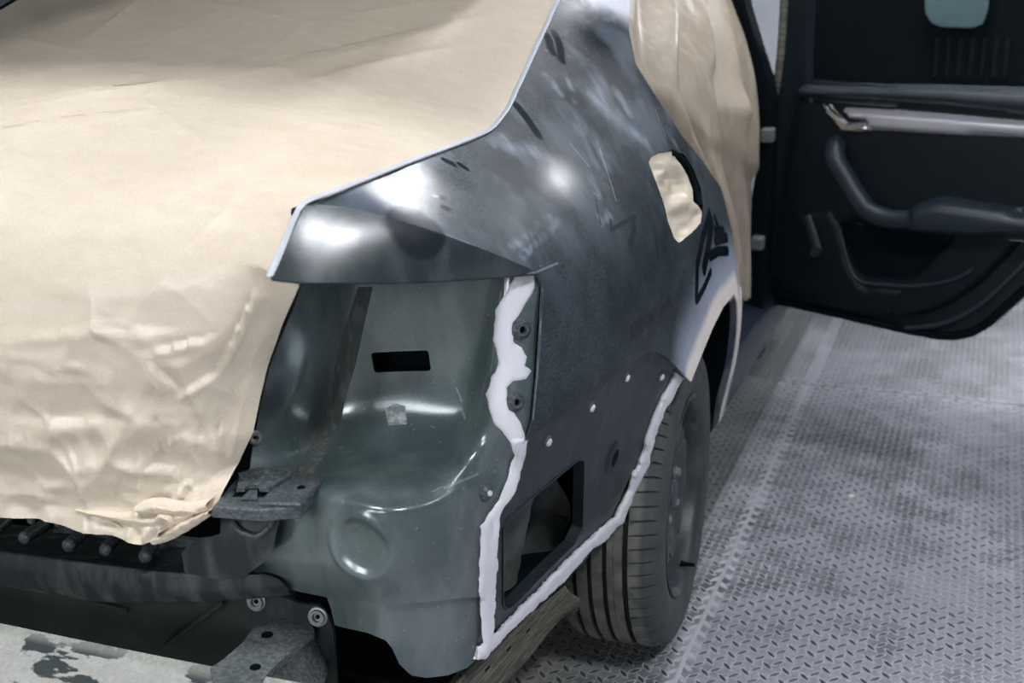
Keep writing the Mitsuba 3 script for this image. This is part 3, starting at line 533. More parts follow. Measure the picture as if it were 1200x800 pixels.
plate([(282,584),(294,571),(302,571),(301,584)], ZB+.001, .0025, 'latch')
P = at(353, 571, z=ZB+.003); obj('hole', put(lathe([(0, .0012), (.0045, .0012), (.006, 0), (0, -.001)], 16), frame(P, A(0, 0, 1))), 'black', k, smooth=40)
P, n_ = RECS.hit((298,512)); bolt(CAR, P[0]+n_[0]*.002, n_[0], .009, label='small bolt beside the paper edge')
# bumper beam with its mounting box
prof = [(-1.150,.500),(-1.153,.502),(-1.160,.4995),(-1.176,.494),(-1.19,.493),(-1.225,.489),(-1.262,.480),(-1.275,.465),(-1.278,.40),(-1.262,.375),(-1.165,.375),(-1.150,.39)]
xs = np.linspace(-.72, .63, 60); v = np.array([[x, y-.004+.010*(x/.62)**4, z-.0+(-.004)*(x/.62)**2] for x in xs for y, z in prof])
k_ = len(prof); F = []
for i in range(len(xs)-1):
    for j in range(k_): a, b = i*k_+j, i*k_+(j+1)%k_; F += [[a, b, b+k_], [a, b+k_, a+k_]]
v = np.vstack([v, [v[:k_].mean(0)], [v[-k_:].mean(0)]]); e0 = (len(xs)-1)*k_
for j in range(k_): F += [[len(v)-2, (j+1)%k_, j], [len(v)-1, e0+j, e0+(j+1)%k_]]
bm_ = tm(v, F); trimesh.repair.fix_normals(bm_)
beam = obj('bumper_beam', bm_, 'beam_paint', CAR, smooth=30, label='pale dusty bumper beam with worn dark patches')
cb = [at(*q, z=.5)[:2] for q in [(316,722),(340,722),(364,728),(368,738),(352,750),(340,764),(322,779),(304,800),(250,800),(246,782),(262,771),(284,752),(297,735)]]
top_ = Polygon(cb).buffer(0); bx_ = extrude(np.array(top_.exterior.coords)[:-1], .012); bx_.apply_translation((0, 0, .487))
hm = man(bx_)
for q, r in (((313,743), .0085), ((299,781), .0075)):
    P = at(*q, z=.5); c_ = trimesh.creation.cylinder(r, .1); c_.apply_translation(P); hm = hm-man(c_)
hm = hm.to_mesh(); k = obj('crash_box', tm(hm.vert_properties[:, :3], hm.tri_verts), 'box_steel', beam, smooth=25, label='grey steel mounting box with two holes')
for q, r in (((313,743), .0075), ((299,781), .0068)): obj('hole', put(lathe([(0, .0006), (r, .0006), (r, -.01), (0, -.01)], 20), frame(at(*q, z=.4992), A(0, 0, 1))), 'black', beam, smooth=40)
lo = Polygon([at(*q, z=.5)[:2] for q in [(300,728),(364,730),(345,760),(308,800),(262,790),(280,757)]]).buffer(.001); bx_ = extrude(np.array(lo.exterior.coords)[:-1], .07); bx_.apply_translation((0, 0, .395))
obj('box_core', bx_, 'black', beam, smooth=25)
sd = net(np.array([[at(*q, z=.490) for q in [(369,737),(352,751),(322,780),(303,802)]], [at(*q, z=.455) for q in [(380,752),(374,772),(358,792),(338,815)]], [at(*q, z=.43) for q in [(384,790),(372,812),(355,830),(335,850)]]]), 14, 16)
obj('box_side', shell(sd.reshape(-1, 3), tri_grid(14, 16), .003), 'box_steel', beam, smooth=30)
pq = [at(*q, y=-1.005) for q in [(294,692),(322,694),(352,706),(374,708),(386,722),(392,740),(397,830),(370,830),(368,745),(360,730),(330,724),(310,728),(298,738),(292,735)]]
mp_ = extrude(np.array([(p[0], p[2]) for p in pq]), .006); mp_.vertices = np.column_stack([mp_.vertices[:, 0], -1.002-mp_.vertices[:, 2], mp_.vertices[:, 1]]); mp_.faces = mp_.faces[:, ::-1]; trimesh.repair.fix_normals(mp_)
obj('mounting_plate', mp_, 'dirty_black', beam, smooth=25)
for q in ((301,704), (373,722)):
    bolt(beam, at(*q, y=-1.009), A(.15, -1, .15), .0135, label='steel bolt holding the beam')
# felt edge of the wheel-arch liner running under the corner
R_ = [[at(*q, x=x) for q, x in L] for L in (
  [((664,688),.785),((630,716),.782),((598,742),.778),((560,780),.772),((520,820),.765)], [((671,697),.772),((636,724),.768),((600,754),.764),((562,792),.758),((522,832),.75)],
  [((681,703),.762),((645,730),.755),((606,764),.75),((566,806),.744),((526,846),.738)], [((678,714),.748),((653,729),.742),((620,768),.736),((590,800),.730),((540,850),.72)], [((668,718),.70),((648,734),.69),((615,772),.68),((585,805),.67),((535,850),.66)])]
fl = net(np.array(R_), 40, 50); FLS = Surf(fl.reshape(-1, 3), tri_grid(40, 50))
ii = np.linspace(0, 1, 40)[:, None, None]; fl = fl+A(-1, 0, .2)*.004*(np.sin(ii*70)**8)
k = obj('wheel_arch_liner_edge', shell(fl.reshape(-1, 3), tri_grid(40, 50), .004), 'felt', CAR, smooth=40, label='dirty grey-brown ribbed liner edge below the sealant')
for q in ((619,738),(596,760),(571,783)):
    P, n_ = FLS.hit(q); obj('clip_hole', put(box(-.006, .006, -.002, .002, -.001, .0012), frame(P[0], n_[0])), 'black', k, smooth=False)
# wheel-arch cavity
oe = np.vstack([Bm[::1], arch3[2::6]-A(.006, 0, -.004), np.array(ARCHF)-A(.006, 0, 0), [A(.84, .42, .25)]]); oe = interp1(oe, 70); oe[:, 0] -= .012
ie = oe.copy(); ie[:, 0] = .62; ie[:, 2] += .03; vv = np.vstack([oe, oe*.5+ie*.5+A(0, 0, .02), ie]); ff = tri_grid(3, 70)
obj('wheel_arch_liner', tm(np.vstack([vv, vv+A(0, 0, .003)]), np.vstack([ff, ff[:, ::-1]+len(vv)])), 'black', CAR, smooth=50)
obj('wheel_arch_wall', box(.60, .62, -.44, .44, .20, .80), 'black', CAR, smooth=False)

# ------------------------------------------------------------------ rear wheel
WX = .876; WZ = .316; TOE = math.radians(2.7)
def wheel_M(): return np.array([[0, 0, 1, 0], [1, 0, 0, 0], [0, 1, 0, WZ], [0, 0, 0, 1.]])
prof = [(.660-.0,.205),(.655,.235),(.652,.262),(.655,.285),(.664,.300),(.676,.3075),(.684,.3105)]
gro = [.7010,.7310,.7610,.8000]; gw = .0105
xs = np.arange(.686, .8405, .0012)
for x in xs:
    r = .3155-.0045*abs((x-.762)/.078)**3
    for gx in gro:
        if abs(x-gx) < gw/2: r -= .010*min(1, (gw/2-abs(x-gx))/.0012+.35)
    if abs(x-.7775) < .0012: r -= .0015
    prof.append((x, r))
prof += [(.846,.3085),(.852,.3045),(.858,.298),(.8625,.288),(.8645,.272),(.8655,.258),(.864,.240),(.8615,.226),(.858,.214),(.852,.205),(.845,.198)]
prof = np.array(prof); NA = 1152; th = np.arange(NA)/NA*2*np.pi; NS = 72
X = prof[:, 0][None]+0*th[:, None]; R2 = prof[:, 1][None]+0*th[:, None]
ph = (th[:, None]*NS/(2*np.pi)+.0)%1; phs = (th[:, None]*NS/(2*np.pi)+.25*np.clip((X-.8)/.05, 0, 1))%1
sip = (np.abs(phs-.5) < .055)*((X > .8075) & (X < .8535)); R2 = R2-.0055*sip*np.clip((X-.806)/.004, 0, 1)
sip2 = (np.abs(ph-.5) < .055)*((X > .672) & (X < .695)); R2 = R2-.005*sip2
v = np.stack([X, R2*np.cos(th)[:, None], WZ+R2*np.sin(th)[:, None]], -1).reshape(-1, 3); npf = len(prof)
i, j = np.meshgrid(np.arange(NA), np.arange(npf-1), indexing='ij'); a_ = (i*npf+j).ravel(); b_ = (((i+1)%NA)*npf+j).ravel()
tf = np.vstack([np.stack([a_, a_+1, b_+1], 1), np.stack([a_, b_+1, b_], 1)])
ty = tm(v, tf); c = ty.triangles_center; nn = ty.face_normals
if ((c-A(.76, 0, WZ))*nn)[:, 1:].sum() < 0: tf = tf[:, ::-1]
WH = CAR+'__wheel'
trd = c[:, 0] < .8535
# rim first: it is the wheel's own mesh
rimp = [(.205,-.08),(.205,-.012),(.212,-.004),(.220,-.002),(.2215,.002),(.218,.004),(.209,-.001),(.203,-.012),(.200,-.030),(.195,-.048),(.186,-.058),(.176,-.052),(.160,-.030),(.140,-.022),(.118,-.026),(.100,-.036),(.090,-.040),(.070,-.038),(.05,-.036),(0,-.036),(0,-.046),(.09,-.050),(.118,-.036),(.140,-.032),(.160,-.040),(.172,-.062),(.186,-.07),(.195,-.08),(.205,-.08)]
rim = lathe([(r*.955 if r > .15 else r, z-.004) for r, z in rimp], 96); rim.merge_vertices(); trimesh.repair.fix_normals(rim)
if rim.volume < 0: rim.invert()
try:
    hm = man(rim)
    for q in range(10):
        a_ = q*2*math.pi/10+.12; c_ = trimesh.creation.cylinder(.0135, .2); c_.apply_transform(np.diag([1.0, 1.5, 1, 1])); c_.apply_translation((.146*math.cos(a_), .146*math.sin(a_), 0)); hm = hm-man(c_)
    q_ = hm.to_mesh(); assert len(q_.tri_verts) > 100; rim = tm(q_.vert_properties[:, :3], q_.tri_verts)
except Exception as e: print('rim', e)
TR = np.eye(4); TR[:2, :2] = [[math.cos(TOE), -math.sin(TOE)], [math.sin(TOE), math.cos(TOE)]]; TR[:3, 3] = A(WX, 0, 0)-TR[:3, :3]@A(WX, 0, 0)
WM = TR@np.array([[0, 0, 1, WX], [1, 0, 0, 0], [0, 1, 0, WZ], [0, 0, 0, 1.]])
scene[WH] = mikit.ply(put(rim, WM), 'rim_steel', smooth=35); labels[WH] = {'label': 'dusty dark steel wheel with a black tyre'}
v = (v+A(WX-.862, 0, 0))@TR[:3, :3].T+TR[:3, 3]
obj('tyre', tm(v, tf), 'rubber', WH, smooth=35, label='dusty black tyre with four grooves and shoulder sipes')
obj('centre_cap', put(lathe([(0, -.022), (.020, -.022), (.029, -.026), (.031, -.03), (.031, -.037), (0, -.037)], 32), WM), 'black_plastic', WH, smooth=40)
for q in range(5):
    a_ = q*2*math.pi/5+.5; B = WM.copy(); B[:3, 3] += A(-.036, .056*math.cos(a_), .056*math.sin(a_))
    obj('wheel_bolt', put(lathe([(0, .010), (.006, .010), (.0095, .007), (.0095, .002), (.013, 0), (0, 0)], 6), B), 'steel', WH, smooth=False)
a_ = math.radians(-75); B = WM.copy(); B[:3, 3] += A(-.02, .19*math.cos(a_), .19*math.sin(a_))
obj('tyre_valve', put(lathe([(0, .03), (.004, .03), (.005, .01), (.007, 0), (0, 0)], 12), B), 'black', WH)
obj('brake_disc', put(lathe([(0, -.10), (.13, -.10), (.13, -.12), (0, -.12)], 48), WM), 'box_steel', WH, smooth=30)

# ------------------------------------------------------------------ masking paper over the boot opening
def ring_edge():
    """right-hand border of the paper from the roof down to the boot sill"""
    E1 = [hatch3[0]+A(-.0,.05,.02)]+[hatch3[k_] for k_ in np.linspace(0, len(hatch3)-1, 14).astype(int)]
    E2 = [at(338,283,x=.634), at(319,326,x=.626)]
    return np.array(E1), np.array(E2)
E1, E2 = ring_edge()
E3 = px([(351,334,'y',-1.125),(330,382,'y',-1.10),(314,428,'y',-1.085),(304,470,'y',-1.085),(297,505,'y',-1.09),(278,545,'y',-1.09),(262,575,'y',-1.12),(249,603,'y',-1.135)])
E3b = np.vstack([[at(318,331,x=.60)], E3])
edge = np.vstack([E1-A(.002, 0, .002), E2])
cen = A((.25,1.43),(-.1,1.365),(-.4,1.29),(-.65,1.228),(-.93,1.163),(-1.075,1.095),(-1.138,.99),(-1.146,.90),(-1.142,.82),(-1.138,.75),(-1.132,.70),(-1.136,.662))
ctl = np.linspace(0, 1, len(cen))
te = np.r_[0, np.cumsum(np.linalg.norm(np.diff(np.vstack([edge, E3]), axis=0), axis=1))]; te /= te[-1]
allE = np.vstack([edge, E3])
SN, TN = 300, 320
s = np.linspace(0, 1, SN)
# match heights of centre line and border by arc position of the same rows
cs_ = np.linspace(0, 1, 400); cc = PchipInterpolator(ctl, cen)(cs_); arc = np.r_[0, np.cumsum(np.linalg.norm(np.diff(cc, axis=0), axis=1))]; arc /= arc[-1]
Cc = np.stack([np.interp(s, arc, cc[:, 0]), np.interp(s, arc, cc[:, 1])], 1)
Ee = np.stack([np.interp(s, te, allE[:, k_]) for k_ in range(3)], 1)
t = np.linspace(-1, 1, TN)
W_ = np.abs(t)[None]**(2.2+3.5*np.clip((s-.40)/.5, 0, 1))[:, None]
G = np.zeros((SN, TN, 3)); G[..., 0] = Ee[:, None, 0]*t[None]; 
for k_ in (1, 2): G[..., k_] = Cc[:, None, k_-1]*(1-W_)+Ee[:, None, k_]*W_
Gs = gaussian_filter1d(G, 9, axis=0, mode='nearest'); wt = (1-np.abs(t)**14)[None, :, None]*np.clip(np.minimum(s, 1-s)*14, 0, 1)[:, None, None]; G = G*(1-wt)+Gs*wt
PF = tri_grid(SN, TN); V = G.reshape(-1, 3).copy(); nrm = vnormals(V, face_eye(V, PF)); Q = project(V)
brd = np.clip(np.minimum((1-np.abs(t))[None]*8+0*s[:, None], 1), 0, 1).ravel()
disp = .010*(meshkit.fbm(V*A(2.2, 2.0, 3.0), 3, 3)-.5)
def fold(L, amp, wide, sharp=1.0):
    """a crease in the paper: raised on one side, falling off over 'wide' pixels of the photograph"""
    ls = LineString(L); a, b = np.array(L[0], float), np.array(L[-1], float); n2 = np.array([-(b-a)[1], (b-a)[0]]); n2 /= np.linalg.norm(n2)
    x0, y0, x1, y1 = ls.buffer(wide*3).bounds; k = np.nonzero((Q[:, 0] > x0) & (Q[:, 0] < x1) & (Q[:, 1] > y0) & (Q[:, 1] < y1))[0]
    for i in k:
        p = Point(*Q[i]); d = ls.distance(p); u = ls.project(p, normalized=True); e = math.sin(math.pi*u)
        sgn = .5*(1+sharp)+.5*(1-sharp)*math.tanh(d*np.sign((Q[i]-a)@n2)/2.5); disp[i] += amp*max(e, 0)**.8*math.exp(-d/wide)*sgn
FOLDS = [([(-60,138),(60,125),(150,108),(260,90)], .022, 9, .1), ([(-40,161),(80,146),(200,122)], .014, 8, .1), ([(95,50),(130,24),(190,-14)], .016, 8, .1),
 ([(250,92),(400,66),(480,44),(590,12)], .013, 8, .1), ([(340,100),(470,68),(560,48)], .010, 8, .1), ([(60,20),(10,40)], .006, 12, .5),
 ([(0,188),(120,182),(260,150),(380,110)], -.010, 40, 1), ([(0,395),(110,385),(180,396),(240,385)], .006, 9, .2), ([(165,415),(235,400),(262,390)], .008, 8, -.2), ([(165,415),(190,450),(215,460)], .007, 9, -.3),
 ([(200,470),(240,445),(266,430)], .009, 8, -.3), ([(312,312),(285,380),(252,442)], -.016, 5, -.6), ([(335,345),(312,400),(300,470)], .008, 6, -.3), ([(300,400),(275,470),(262,560)], -.008, 5, -.5), ([(300,330),(292,360),(282,395),(262,440)], .006, 7, .2), ([(330,378),(300,398),(288,432)], .008, 6, -.4), ([(320,345),(300,360)], .006, 6, .2),
 ([(0,492),(60,500),(130,505),(200,500),(240,492)], .008, 16, .3), ([(120,583),(140,560),(165,536),(220,505)], -.010, 5, -.5), ([(165,536),(225,503)], .008, 6, -.3), ([(0,582),(60,588),(120,592)], -.008, 4, -.4), ([(75,588),(110,590),(140,598)], .006, 4, -.5),
 ([(200,598),(235,558),(240,552)], -.009, 4, -.6), ([(212,596),(250,545),(262,520),(270,480)], .010, 6, -.2), ([(176,588),(205,560),(212,550)], .006, 4, -.4), ([(225,520),(232,552),(240,560)], .007, 5, .1), ([(268,540),(276,500),(286,450)], .008, 6, .0), ([(255,470),(262,500),(256,530)], .009, 7, -.2),
 ([(10,440),(90,430),(150,445)], .006, 14, .2), ([(40,330),(140,345),(220,330),(280,300)], .004, 18, .3), ([(0,520),(40,508),(35,560)], .006, 10, .0)]
for f_ in FOLDS: fold(*f_)
low = np.clip((Q[:, 1]-330)/220, 0, 1)
disp += low*.018*(ridged(V*A(9, 9, 11), 5)-.5)*.45+low**2*.008*(ridged(V*A(26, 26, 24)+3.3, 9)-.5)
def crumple(size, seed, squash=(1, 1, 1)):
    r_ = np.random.default_rng(seed); W3 = V*np.array(squash)/size; lo, hi = W3.min(0), W3.max(0); n_ = int(np.prod(np.minimum(hi-lo, 60)+1)*.8)+10
    pts_ = r_.uniform(lo, hi, (min(n_, 60000), 3)); d_, _ = cKDTree(pts_).query(W3, k=2); return d_[:, 0]-.5, d_[:, 1]-d_[:, 0]
c1_, e1_ = crumple(.16, 3, (1, .6, 1.1)); c2_, e2_ = crumple(.065, 5, (1, .6, 1.0)); c3_, e3_ = crumple(.34, 8, (.7, 1, 1.2))
disp += .003*c3_+(.25+.75*low)*.016*c1_+low**1.5*.0095*c2_+(.12+.88*low)*.0048*np.exp(-e1_/.07)+low*.0022*np.exp(-e2_/.10)+.002*np.exp(-e3_/.03)
# gathered, crumpled corner
cr = np.exp(-(((Q[:, 0]-190)/45)**2+((Q[:, 1]-610)/16)**2)); disp += cr*(.022*(ridged(V*A(38, 38, 60), 12)-.35)+.010)
V += nrm*(disp*(.15+.85*brd))[:, None]
# uneven lower edge with a hanging tip
last = np.linspace(0, 1, SN)[:, None]+0*t[None]; xl = G[..., 0]; dip = -.018*np.exp(-((xl-.405)/.035)**2)-.008*np.exp(-((xl-.30)/.05)**2)+.004*np.sin(xl*30); wgt = np.clip((last-.93)/.07, 0, 1)**1.5
V[:, 2] += (dip*wgt).ravel()
pap = shell(V, PF, .0006)
BP = 'boot_masking_paper'
obj(BP, pap, 'paper', smooth=50, label='brown masking paper sheet draped over the boot opening, creased and gathered at its lower corner', category='masking paper')
for i_, (tp_, bt_) in enumerate((([(92,594),(140,600),(180,600),(232,590)], [(96,600),(145,612),(190,622),(228,604)]), ([(118,598),(140,606),(152,617)], [(128,612),(146,620),(156,629)]),
        ([(160,592),(190,588),(215,592),(246,586)], [(168,602),(194,602),(214,604),(247,597)]), ([(179,630),(196,619),(222,606),(250,595)], [(182,638),(198,634),(222,621),(249,603)]), ([(184,604),(192,600),(204,604),(207,613)], [(190,614),(195,610),(200,612),(202,618)]))):
    y_ = (-1.132, -1.128, -1.135, -1.137, -1.142)[i_]; n_ = 26
    a_, b_ = interp1(np.array([at(*q, y=y_) for q in tp_]), n_), interp1(np.array([at(*q, y=y_-.006) for q in bt_]), n_); m_ = a_*.5+b_*.5+A(0, -.010, .003)
    sh = net(np.array([a_+A(0, .01, .002), a_, m_, b_, b_+A(0, .012, .003)]), 14, n_).reshape(-1, 3); sh = sh+A(0, -1, .3)*(.006*(ridged(sh*A(60, 60, 90)+i_*7., 4)-.5))[:, None]
    obj('gathered_fold', shell(sh, tri_grid(14, n_), .0006), 'paper', BP, smooth=35)
te_ = (E1[2:]+A(.004, 0, .003)).tolist()+E2.tolist()
tp = interp1(np.array(te_), 90); up_ = A(.25, -.25, 1)
obj('tape_edge', sweep(tp-A(.004, .0, -.001), [(-.0036,-.001),(.0036,-.0012),(.004,-.0004),(.0,.001),(-.0036,.0003)], up=(.3, -.3, 1)), 'tape', BP, smooth=60, label='pale masking tape edge along the body')

# ------------------------------------------------------------------ paper in the fuel filler and its recess
p, f, pg = fill2d([(761,191),(764,184),(772,179),(788,177),(793,186),(800,195),(806,206),(812,222),(813,236),(818,240),(824,248),(822,262),(810,274),(796,285),(790,280),(783,261),(777,240),(766,210)], 3.)
P, n_ = SIDE.hit(p); dd = meshkit.noise(np.column_stack([p/14., p[:, 0]*0]), 4); d2 = ridged(np.column_stack([p/9., p[:, 0]*0]), 8)
ex = np.array([pg.exterior.distance(Point(*x)) for x in p]); P2 = P-n_*(.016*np.clip(ex/8, 0, 1)-.018*dd*np.clip(ex/10, 0, 1)-.006*d2*np.clip(ex/6, 0, 1)+.002)[:, None]
obj('fuel_filler_masking_paper', shell(P2, f, .0008), 'paper', smooth=30, label='crumpled brown paper stuffed in the fuel filler opening', category='masking paper')
r_, n_ = SIDE.hit(densify(np.array(FLAP+FLAP[:1], float), 3.))
k = obj('fuel_filler_cup', shell(np.vstack([r_-n_*.001, r_-n_*.03, r_.mean(0)*.5+r_*.5-n_*.035]), tri_grid(3, len(r_)), .002), 'black', CAR, smooth=40, label='dark fuel filler recess')
P, n_ = SIDE.hit([(789,177),(800,184),(808,196),(815,212),(820,228),(823,240)]); obj('filler_gasket', sweep(interp1(P-n_*.006-A(0, .006, 0), 30), circle(.0085, 10)), 'black', k, smooth=60)

# ------------------------------------------------------------------ rear doorway: paper, pillar, sill, hinges
DL = [on_side(q) for q in ((742,-40),(738,0),(737,35),(745,75),(770,115),(800,160),(823,188),(845,220),(858,270),(865,330))]
DL = interp1(np.array(DL)-A(.03, .03, 0), 60)
DR = interp1(np.array([at(*q, y=1.16) for q in ((846,-40),(857,0),(875,50),(886,100),(890,160),(889,195),(880,215),(878,260),(876,310),(873,352))]), 60)
gt = np.linspace(0, 1, 90)[None, :, None]; D = DL[:, None]*(1-gt)+DR[:, None]*gt
sv = np.linspace(0, 1, 60)[:, None]; tt = gt[..., 0]
fo = .026*np.sin(tt*25+2.2*sv)+.018*np.sin(tt*41+1+3*sv)*(1-.4*sv)+.01*(ridged(np.stack([tt*9+0*sv, sv*3+0*tt, 0*tt*sv], -1), 3)-.5)
fo = fo+.03*np.exp(-((tt-.72)/.08)**2-((sv-.48)/.05)**2)-.02*np.exp(-((tt-.62)/.06)**2-((sv-.45)/.04)**2)
D = D+np.array([1., -.25, 0])*(fo*np.sin(np.pi*np.clip(tt, .0, 1))**.4)[..., None]
obj('doorway_masking_paper', shell(D.reshape(-1, 3), tri_grid(60, 90), .0006), 'paper_shaded', smooth=60, label='brown masking paper hanging in folds across the open rear doorway', category='masking paper')
pq = [at(*q, y=1.2) for q in [(842,-60),(856,0),(872,45),(884,92),(888,150),(886,200),(879,240),(876,300),(872,352),(868,420),(890,420),(896,350),(899,280),(904,200),(906,120),(900,92),(888,55),(874,8),(862,-60)]]
bp = extrude(np.array([(p[0], p[2]) for p in pq]), .10); bp.vertices = np.column_stack([bp.vertices[:, 0], 1.20+bp.vertices[:, 2], bp.vertices[:, 1]]); bp.faces = bp.faces[:, ::-1]; trimesh.repair.fix_normals(bp)
PIL = obj('door_pillar', bp, 'black', CAR, smooth=30, label='black pillar between the doors')
for q in ((900,158), (888,284)):
    obj('door_hinge', put(rbox(.036, .05, .038, .006), frame(at(*q, y=1.185), A(0, 0, 1), up=(0, 1, 0))), 'box_steel', PIL, smooth=30, label='grey door hinge')
obj('sill', sweep([(.80, .42, .27), (.80, 1.0, .265), (.80, 1.5, .26), (.80, 2.6, .26)], [(-.075,.0),(.02,.0),(.042,.03),(.045,.09),(.03,.125),(-.02,.14),(-.075,.14)]), 'sill_paint', CAR, smooth=40, label='dark blue door sill')
for sx in (1, -1):
    obj('roof_side', sweep(A((.575, .16, 1.405), (.555, .5, 1.44), (.55, 1.0, 1.45), (.555, 1.6, 1.42))*A(sx, 1, 1), [(-.05,-.03),(.05,-.03),(.045,.02),(-.04,.03)]), 'brow_paint', CAR, smooth=40)
obj('roof', shell(net([[A(-.56, y, z), A(-.3, y, z+.04), A(0, y, z+.055), A(.3, y, z+.04), A(.56, y, z)] for y, z in ((.30, 1.425), (.8, 1.45), (1.6, 1.42))], 12, 30).reshape(-1, 3), tri_grid(12, 30), .004), 'brow_paint', CAR, smooth=40)

# the tailgate stands raised over the boot opening, out of the picture
TG = [[A(sx*w_, y, z) for sx in (-1, -.5, 0, .5, 1)] for y, z, w_ in ((.18, 1.47, .54), (-.15, 1.64, .60), (-.55, 1.80, .62), (-.85, 1.90, .62), (-1.06, 1.88, .60))]
obj('tailgate', shell(net(np.array(TG), 24, 24).reshape(-1, 3), tri_grid(24, 24), .05), 'brow_paint', CAR, smooth=40, label='tailgate raised above the boot opening')

# ------------------------------------------------------------------ open rear door (modelled in its own plane)
HO = A(.835, 1.37, 0.); DU = A(.948, -.319, 0); DU /= np.linalg.norm(DU); DN = np.cross(DU, A(0, 0, 1)); DN = DN if DN@(EYE-HO) > 0 else -DN
def dp(q, w=0.):
    d = ray(q); o = HO+DN*w; P = EYE+d*(((o-EYE)@DN)/(d@DN)); return np.array([(P-HO)@DU, P[2]])
def d3(uv, w): uv = np.asarray(uv); return HO+uv[..., :1]*DU+uv[..., 1:]*A(0, 0, 1)+np.asarray(w)[..., None]*DN
DOOR = CAR+'__rear_door'
def dpatch(ring, w0, h, dome, holes=(), step=.012, slope=None):
    R0 = [dp(q, w0+h) for q in ring]; H0 = [[dp(q, w0+h) for q in hh] for hh in holes]
    p, f, pg = fill2d(R0, step, H0); d = np.array([pg.boundary.distance(Point(*x)) for x in p]); g_ = np.sqrt(np.clip(1-(1-np.clip(d/dome, 0, 1))**2, 0, 1))
    hh = h*g_
    if slope is not None: hh = hh*(1+slope(p, pg))
    return shell(d3(p, w0+hh+.001), f, hh+.004)
SHELL = [(928,-90),(920,0),(914,60),(905,140),(899,230),(893,330),(892,350),(896,355),(935,362),(1000,377),(1060,391),(1098,398),(1120,399),(1142,394),(1162,382),(1200,348),(1262,292),(1305,220),(1318,120),(1300,40),(1262,-90)]
WIN = [(952,-60),(947,0),(944,60),(944,97),(1288,108),(1268,40),(1230,-60)]
R0 = [dp(q) for q in SHELL]; H0 = [dp(q) for q in WIN]
dm = extrude(R0, .05, [H0]); dm.vertices = d3(dm.vertices[:, :2], dm.vertices[:, 2]-.05); trimesh.repair.fix_normals(dm)
scene[DOOR] = mikit.ply(dm, 'door_paint', smooth=30); labels[DOOR] = {'label': 'open rear passenger door seen from inside, dark trim with a silver strip'}
trim_ring = [(932,100),(922,150),(912,210),(905,265),(901,318),(905,334),(920,345),(960,356),(1010,367),(1052,375),(1080,371),(1110,359),(1145,335),(1180,300),(1205,270),(1262,205),(1280,110),(1100,100)]
PKT = [(985,268),(1000,262),(1020,272),(1055,277),(1108,279),(1092,298),(1070,320),(1050,327),(1010,326),(999,318),(992,300)]
obj('door_trim', dpatch(trim_ring, .0, .040, .03, [PKT]), 'door_trim', DOOR, smooth=40, label='black door trim panel')
obj('pocket_back', dpatch([(980,262),(1112,272),(1100,300),(1075,326),(1000,332)], .0, .004, .002), 'black', DOOR, label='dark door pocket')
P = interp1(np.array([d3(dp(q, .044), .044) for q in ((984,268),(992,300),(1000,322),(1012,331),(1055,335),(1090,333),(1120,326),(1140,315))]), 40); obj('pocket_lip', sweep(P, circle(.006, 8)), 'door_arm', DOOR, smooth=60)
P = interp1(np.array([d3(dp(q, .044), .044) for q in ((935,252),(915,256),(906,262))]), 10)
obj('lower_trim', dpatch([(905,268),(935,250),(975,246),(985,268),(992,300),(1003,326),(1012,336),(1060,338),(1040,368),(1000,364),(960,355),(915,342),(903,325)], .036, .010, .012), 'door_trim', DOOR, smooth=40)
obj('belt_pad', dpatch([(928,104),(940,98),(1288,106),(1288,158),(1200,138),(1100,126),(1010,120),(930,118)], .03, .055, .035), 'door_pad', DOOR, smooth=50, label='padded door top')
obj('silver_strip', dpatch([(979,125),(1050,128),(1110,133),(1200,141),(1285,150),(1285,172),(1200,163),(1110,159),(1019,154),(1013,144),(993,140)], .036, .022, .012), 'silver', DOOR, smooth=50, label='brushed silver trim strip')
obj('inner_handle', dpatch([(962,123),(970,123),(992,144),(1013,145),(1019,154),(985,154)], .048, .016, .006, step=.006), 'chrome', DOOR, smooth=40, label='chrome inner door handle')
obj('armrest', dpatch([(1062,243),(1085,235),(1100,234),(1200,250),(1285,258),(1285,290),(1190,280),(1120,281),(1052,276)], .036, .075, .03), 'door_arm', DOOR, smooth=50, label='padded armrest')
P = np.array([d3(dp(q, .10), .10-.05*(i_ < 1)) for i_, q in enumerate(((970,170),(978,185),(990,207),(1005,232),(1020,249),(1042,256),(1068,256)))])
obj('pull_handle', sweep(interp1(P, 50), [(-.024,-.018),(-.01,-.026),(.012,-.026),(.024,-.016),(.024,.014),(.012,.022),(-.012,.022),(-.024,.012)], up=tuple(DN)), 'door_arm', DOOR, smooth=60, label='curved pull handle')
P = np.array([d3(dp(q, .06), .065) for q in ((947,252),(953,272),(960,294))]); k = obj('window_winder', sweep(interp1(P, 14), [(-.012,-.01),(.012,-.01),(.014,.006),(0,.014),(-.014,.006)], up=tuple(DN)), 'door_arm', DOOR, smooth=60, label='window winder handle')
obj('winder_knob', put(lathe([(0, .03), (.012, .03), (.016, .022), (.014, .0), (0, 0)], 16), frame(P[2], DN)), 'door_arm', DOOR, smooth=50)
P = interp1(np.array([d3(dp(q, .004), .006) for q in ((903,351),(960,363),(1020,376),(1070,388),(1105,393),(1130,391),(1152,381),(1190,348),(1255,288),(1292,220))]), 70); obj('weather_seal', sweep(P, circle(.011, 10)), 'black', DOOR, smooth=60, label='black rubber weather seal')
P = interp1(np.array([d3(dp(q, .02), .016) for q in ((1060,384),(1100,380),(1140,362),(1180,328),(1210,296),(1262,232))]), 40); obj('seal_strip', sweep(P, circle(.007, 8)), 'door_pad', DOOR, smooth=60)
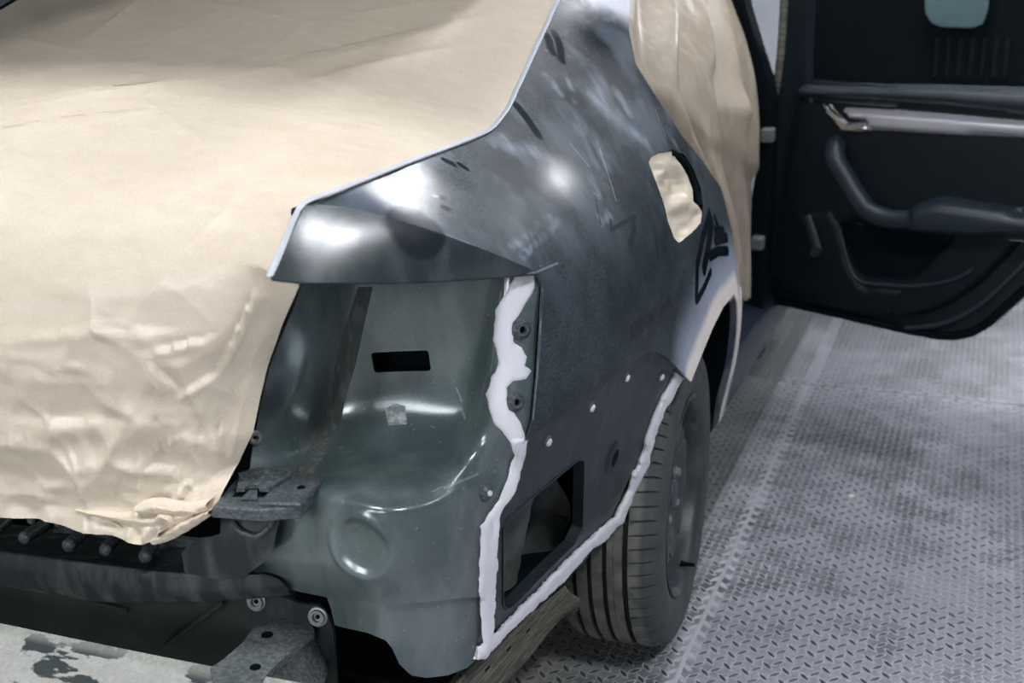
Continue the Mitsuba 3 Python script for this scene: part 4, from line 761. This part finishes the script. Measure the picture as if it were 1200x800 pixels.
P = interp1(np.array([d3(dp(q, .0), .01) for q in ((926,-85),(921,0),(917,60),(910,110))]), 20); obj('window_channel', sweep(P, circle(.012, 8)), 'felt', DOOR, smooth=60)
gq = [dp(q) for q in [(944,-70),(938,104),(1295,114),(1240,-70)]]; gm = tm(d3(np.array(gq), np.full(4, -.025)), [[0, 1, 2], [0, 2, 3]])
obj('window_pane', gm, 'glass', DOOR, smooth=False, label='clear door window')

# ------------------------------------------------------------------ open front door beyond, with its mirror
FD = CAR+'__front_door'; y0 = 2.35
pq = [at(*q, y=y0) for q in [(950,-40),(948,240),(1300,260),(1330,-40)]]
fm = extrude(np.array([(p[0], p[2]) for p in pq]), .06); fm.vertices = np.column_stack([fm.vertices[:, 0], y0+fm.vertices[:, 2], fm.vertices[:, 1]]); fm.faces = fm.faces[:, ::-1]; trimesh.repair.fix_normals(fm)
scene[FD] = mikit.ply(fm, 'black', smooth=30); labels[FD] = {'label': 'dark open front door seen through the rear door window'}
mr = [at(*q, y=2.30) for q in [(1083,-40),(1085,15),(1093,27),(1105,31),(1140,32),(1152,27),(1158,10),(1162,-40)]]
mm_ = extrude(np.array([(p[0], p[2]) for p in mr]), .03); mm_.vertices = np.column_stack([mm_.vertices[:, 0], 2.31-mm_.vertices[:, 2], mm_.vertices[:, 1]]); mm_.faces = mm_.faces[:, ::-1]; trimesh.repair.fix_normals(mm_)
obj('wing_mirror', mm_, 'mirror_reflection', FD, smooth=30, label='rounded mirror with painted teal reflection, seen through the window')
for i_ in range(7):
    xq = 1098+i_*14; a_, b_ = at(xq, 44, y=2.345), at(xq-3-i_*.4, 90, y=2.345)
    obj('trim_rib', sweep(interp1(np.array([a_, b_]), 3), circle(.010, 8)), 'door_trim', FD)

# ------------------------------------------------------------------ small things on the floor
P = at(998, 581, z=.003); ch = trimesh.creation.icosphere(subdivisions=1, radius=.008); ch.apply_transform(np.diag([1, .6, .35, 1])); ch.apply_translation(P)
obj('paint_flake', ch, 'debris', smooth=False, label='small white paint flake lying on the tread plate', category='debris')
